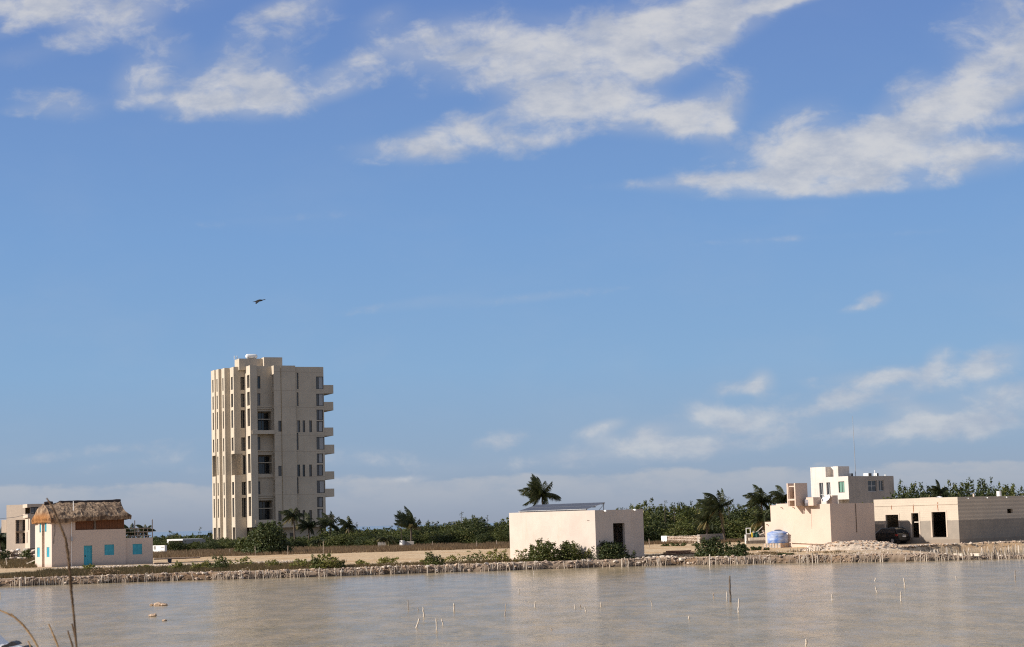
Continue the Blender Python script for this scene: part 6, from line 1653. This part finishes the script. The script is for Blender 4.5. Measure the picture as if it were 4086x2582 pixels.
# field fence posts
FPL = ('below the left flank of the tall clump', 'below the tall clump', 'close to the left edge of the cream block', 'left of the big bush tree at the tower', 'right of the big bush tree at the tower', 'in front of the big bush tree at the tower', 'right of the cream block doorway wall', 'left of the white window frame', 'below the dead palm fronds', 'behind the white stone wall')
for i, (u, v0, v1) in enumerate(((1725, 2180, 2160), (1902, 2182, 2158), (1982, 2178, 2155), (918, 2210, 2190), (1148, 2208, 2178), (1020, 2210, 2180), (2592, 2180, 2150), (2955, 2140, 2112), (1290, 2205, 2160), (2710, 2140, 2120))):
    p0 = gnd(u, v0, 1.0); p0.y = min(p0.y, 285); p0 = at(u, v0, p0.y); g = tz(p0.x, p0.y); p1 = at(u + rnd.uniform(-3, 3), v1, p0.y)
    obj('fence_post', MB().tube([(p0.x, p0.y, g - .2), p1], [.045, .035], 6), M['pole'], label='thin grey fence post standing ' + FPL[i], cat='fence post', group='fence posts along the scrub', loc=(p0.x, p0.y, g))
# overhead cable in front of the unfinished house
q = [at(-120, 2078, 240), at(0, 2070, 232), at(60, 2064, 228), at(112, 2052, 224), at(135, 2044, 212)]
obj('power_cable', MB().tube(q, .022, 4), M['black'], label='thin black cable sagging in from the left to the thatched roof', cat='cable', loc=q[0])

# ------------------------------------------------------------------ black car
cc_ = Vector((40.0, 205.0, 0)); car_g = tz(cc_.x, cc_.y)
car = thing('parked_car', 'black sport utility car parked behind the pink block corner, seen from the rear', 'car', (cc_.x, cc_.y, car_g))
ca, cn = Vector((-.62, .78, 0)).normalized(), None
cn = Vector((ca.y, -ca.x, 0))                      # ca points to the front, cn to the car's right
R_ = Vector((41.0, 203.6, car_g))
def cp(l, s, h): return R_ + ca * l + cn * s + UP * h
prof = [(0.02, .45), (0.0, .80), (.05, 1.06), (.14, 1.14), (.46, 1.60), (.75, 1.72), (2.5, 1.72), (3.25, 1.16), (4.2, 1.04), (4.6, .82), (4.62, .45)]
hw = [.86, .90, .92, .90, .74, .70, .70, .84, .86, .82, .80]
mb = MB(); n_ = len(prof)
for (l, h), w in zip(prof, hw): mb.v += [cp(l, -w, h), cp(l, w, h)]
for i in range(n_ - 1): mb.f.append((2 * i, 2 * i + 1, 2 * i + 3, 2 * i + 2))
for s in (0, 1): mb.f.append(tuple(2 * i + s for i in range(n_)))
mb.f.append((0, 1, 2 * n_ - 1, 2 * n_ - 2))
obj('body', mb, M['black'], car, bevel=.05)
lowb = MB(); lowb.box(cp(.05, -.88, .30), ca * 4.5, cn * 1.76, UP * .28); obj('sill', lowb, M['tyre'], car)
mb = MB(); mb.poly(*[cp(l, s, h + .015) + ca * -.03 for l, s, h in ((.17, -.76, 1.17), (.17, .76, 1.17), (.44, .68, 1.56), (.44, -.68, 1.56))]); obj('rear_window', mb, M['glass'], car)
for s in (-1, 1):
    mb = MB(); mb.poly(*[cp(l, s * (w + .012), h) for l, w, h in ((.40, .89, 1.16), (3.1, .86, 1.16), (2.45, .72, 1.62), (.75, .72, 1.62))]); obj('side_window', mb, M['glass'], car)
    mb = MB(); mb.box(cp(.06, s * .90 - .14, .86), ca * .3, cn * .28 , UP * .2); obj('tail_light', mb, M['red'], car)
    for l in (.85, 3.7):
        c = cp(l, s * .80, .36); w = MB(); w.tube([c - cn * .12, c + cn * .12], .36, 18); wo_ = obj('wheel', w, M['tyre'], car)
        h_ = MB(); h_.tube([c + cn * s * .121, c + cn * s * .13], .21, 14); obj('rim', h_, M['steel'], wo_)
obj('bumper', MB().box(cp(-.08, -.84, .42), ca * .14, cn * 1.68, UP * .26), M['black'], car, bevel=.04)
obj('number_plate', MB().box(cp(-.025, -.26, .74), ca * .03, cn * .52, UP * .15), M['brightwhite'], car)
obj('roof_antenna', MB().tube([cp(.8, 0, 1.64), cp(.62, 0, 1.80)], [.05, .02], 6), M['black'], car)
obj('handle', MB().box(cp(-.02, -.2, .96), ca * .05, cn * .4, UP * .05), M['steel'], car)

# ------------------------------------------------------------------ flying cormorant
cB = conv(960, 1150, 2283 / 150.0); DB = 124.0
def cb_(X, Y, dd=0.0): return at(*cB(X, Y), DB + dd)
bird = thing('bird', 'dark cormorant flying to the right alone in the sky left of the middle', 'bird', cb_(1100, 770))
mb = MB()
spine = [(725, 833, .006), (800, 826, .018), (880, 815, .026), (940, 800, .045), (1040, 770, .065), (1150, 748, .075), (1240, 740, .065), (1300, 735, .045), (1350, 718, .028), (1410, 700, .024), (1450, 694, .027), (1475, 695, .022), (1500, 702, .010), (1545, 706, .003)]
mb.tube([cb_(x, y) for x, y, r in spine], [r * .95 for _, _, r in spine], 10)
def wing(root0, root1, tips, th=.018):
    top = [cb_(*p) for p in (root0, *tips, root1)]; n_ = len(top); b = len(mb.v)
    mb.v += [p + Vector((.3, 0, 1)).normalized() * th * .5 for p in top] + [p - Vector((.3, 0, 1)).normalized() * th * .5 for p in top]
    mb.f.append(tuple(b + i for i in range(n_))); mb.f.append(tuple(b + n_ + i for i in range(n_))[::-1])
    for i in range(n_): mb.f.append((b + i, b + (i + 1) % n_, b + n_ + (i + 1) % n_, b + n_ + i))
wing((1190, 760, -.03), (960, 790, -.03), ((1120, 830, -.2), (1060, 870, -.35), (990, 930, -.48), (940, 962, -.52), (908, 940, -.50), (910, 870, -.3)))
wing((1240, 735, .03), (1000, 770, .03), ((1270, 700, .2), (1255, 692, .4), (1180, 694, .48), (1080, 715, .45), (1000, 760, .3)))
bo = obj('body', mb, M['feather'], bird)

# ------------------------------------------------------------------ near reeds and tarpaulin on the photographer's bank
def reed(label, pts, D, m, seed, plume=None):
    rr = random.Random(seed); P_ = [at(u, v, D) for u, v, w in pts]; k = FPX / D; rad = [w / k / 2 for _, _, w in pts]
    last = P_[-1]; base = Vector((last.x + (last.x - P_[-2].x) * 1.2, D, 2.5)); t = thing('reed', label, 'reed', base, 'dry reeds in the foreground')
    stemr = [max(.0025, min(r, .0035)) for r in rad] + [.0035, .004]
    pp = P_ + [last.lerp(base, .5), base]
    obj('stem', MB().tube(pp, stemr, 6), M[m], t)
    pl = MB()
    for i in range(len(P_) - 1):
        a, b = P_[i], P_[i + 1]; ln = (b - a).length; d = (a - b).normalized()
        if max(rad[i], rad[i + 1]) < .004: continue
        for j in range(int(ln / .0009)):
            f = rr.random(); q = a.lerp(b, f); r = rad[i] + (rad[i + 1] - rad[i]) * f; an = rr.uniform(0, 6.28)
            o_ = Vector((math.cos(an), math.sin(an), 0)); tip = q + o_ * r * rr.uniform(.5, 1.15) + d * rr.uniform(.012, .03); s = o_.cross(d).normalized() * .0022
            pl.poly(q + o_ * r * .2 - s, q + o_ * r * .2 + s, tip)
    if pl.f: obj('seed_head', pl, M[m], t, kind='stuff')
reed('tallest dark reed with a long seed head crossing the thatched house', [(186, 1988, 3), (203, 2012, 6), (222, 2050, 9), (237, 2088, 11), (252, 2125, 14), (264, 2160, 17), (272, 2220, 19), (279, 2290, 19), (285, 2360, 18), (291, 2420, 15), (297, 2480, 11), (301, 2530, 9), (306, 2590, 8)], 6.0, 'reed', 1)
reed('pale tan reed arching left in the bottom left corner', [(-14, 2428, 4), (10, 2440, 6), (28, 2447, 8), (60, 2464, 11), (95, 2497, 13), (120, 2530, 13), (142, 2565, 12), (160, 2600, 10)], 6.4, 'reedtan', 2)
reed('short tan reed between the arching reed and the tall dark reed', [(194, 2490, 3), (205, 2515, 6), (216, 2540, 8), (226, 2565, 8), (238, 2600, 6)], 6.2, 'reedtan', 3)
reed('short dark reed leaning beside the foot of the tall dark reed', [(270, 2516, 3), (279, 2545, 5), (287, 2568, 8), (295, 2600, 6)], 6.1, 'reed', 4)
reed('small dark side reed crossing the tall dark stem', [(287, 2488, 3), (292, 2510, 5), (298, 2535, 6), (303, 2570, 4), (306, 2600, 3)], 6.05, 'reed', 5)
reed('very short pale reed tip right of the white tarpaulin', [(111, 2557, 3), (119, 2572, 4), (126, 2596, 4)], 6.3, 'reedtan', 6)
DT = 10.0; tp = thing('tarpaulin', 'crumpled white and black tarpaulin heap in the bottom left corner', 'tarpaulin', at(0, 2600, DT) - UP * 1.0)
mb = MB(); NXT, NYT = 46, 20; mk = []
x0, x1 = at(-330, 2570, DT).x, at(128, 2570, DT).x
for j in range(NYT + 1):
    for i in range(NXT + 1):
        f, g = i / NXT, j / NYT; x = x0 + (x1 - x0) * f; u = -330 + 458 * f
        top = at(u, interp([(-330, 2500), (-60, 2525), (0, 2549), (18, 2560), (30, 2566), (45, 2562), (55, 2561), (75, 2572), (88, 2578), (100, 2578), (110, 2584), (128, 2640)], u), DT).z
        e = math.sin(math.pi * min(1, .12 + g)) if g < .5 else math.sin(math.pi * min(1, .0 + g))
        z = 2.45 + (top - 2.45) * (math.sin(math.pi * (.02 + .96 * g)) ** .5) + .045 * nz(x * 5, g * 5, 1.0, 2.) + .02 * nz(x * 13, g * 11, 1.0, 4.) 
        mb.v.append(Vector((x + .02 * nz(f * 9, g * 9, 1.0, 5.), DT - .8 + 1.6 * g, z)))
for j in range(NYT):
    for i in range(NXT): k = j * (NXT + 1) + i; mb.f.append((k, k + 1, k + NXT + 2, k + NXT + 1))
obj('sheet', mb, M['tarp'], tp, smooth=True)
dk = MB()  # dark patches paint in the fold shade besides the black plastic
for (pa) in (((28, 2570), (44, 2560), (56, 2562), (70, 2572), (60, 2576), (46, 2580), (30, 2582)), ((88, 2580), (100, 2577), (112, 2584), (108, 2592), (92, 2590)), ((4, 2578), (20, 2572), (27, 2574), (26, 2584), (8, 2588))):
    pts = [at(u, v, DT - .28) for u, v in pa]; b = len(dk.v); dk.v += pts + [p + Vector((0, .10, 0)) for p in pts]; n_ = len(pts)
    dk.f += [tuple(b + i for i in range(n_)), tuple(b + n_ + i for i in range(n_))[::-1]] + [(b + i, b + (i + 1) % n_, b + n_ + (i + 1) % n_, b + n_ + i) for i in range(n_)]
obj('black_and_shade_patch', dk, M['tarpdark'], tp)
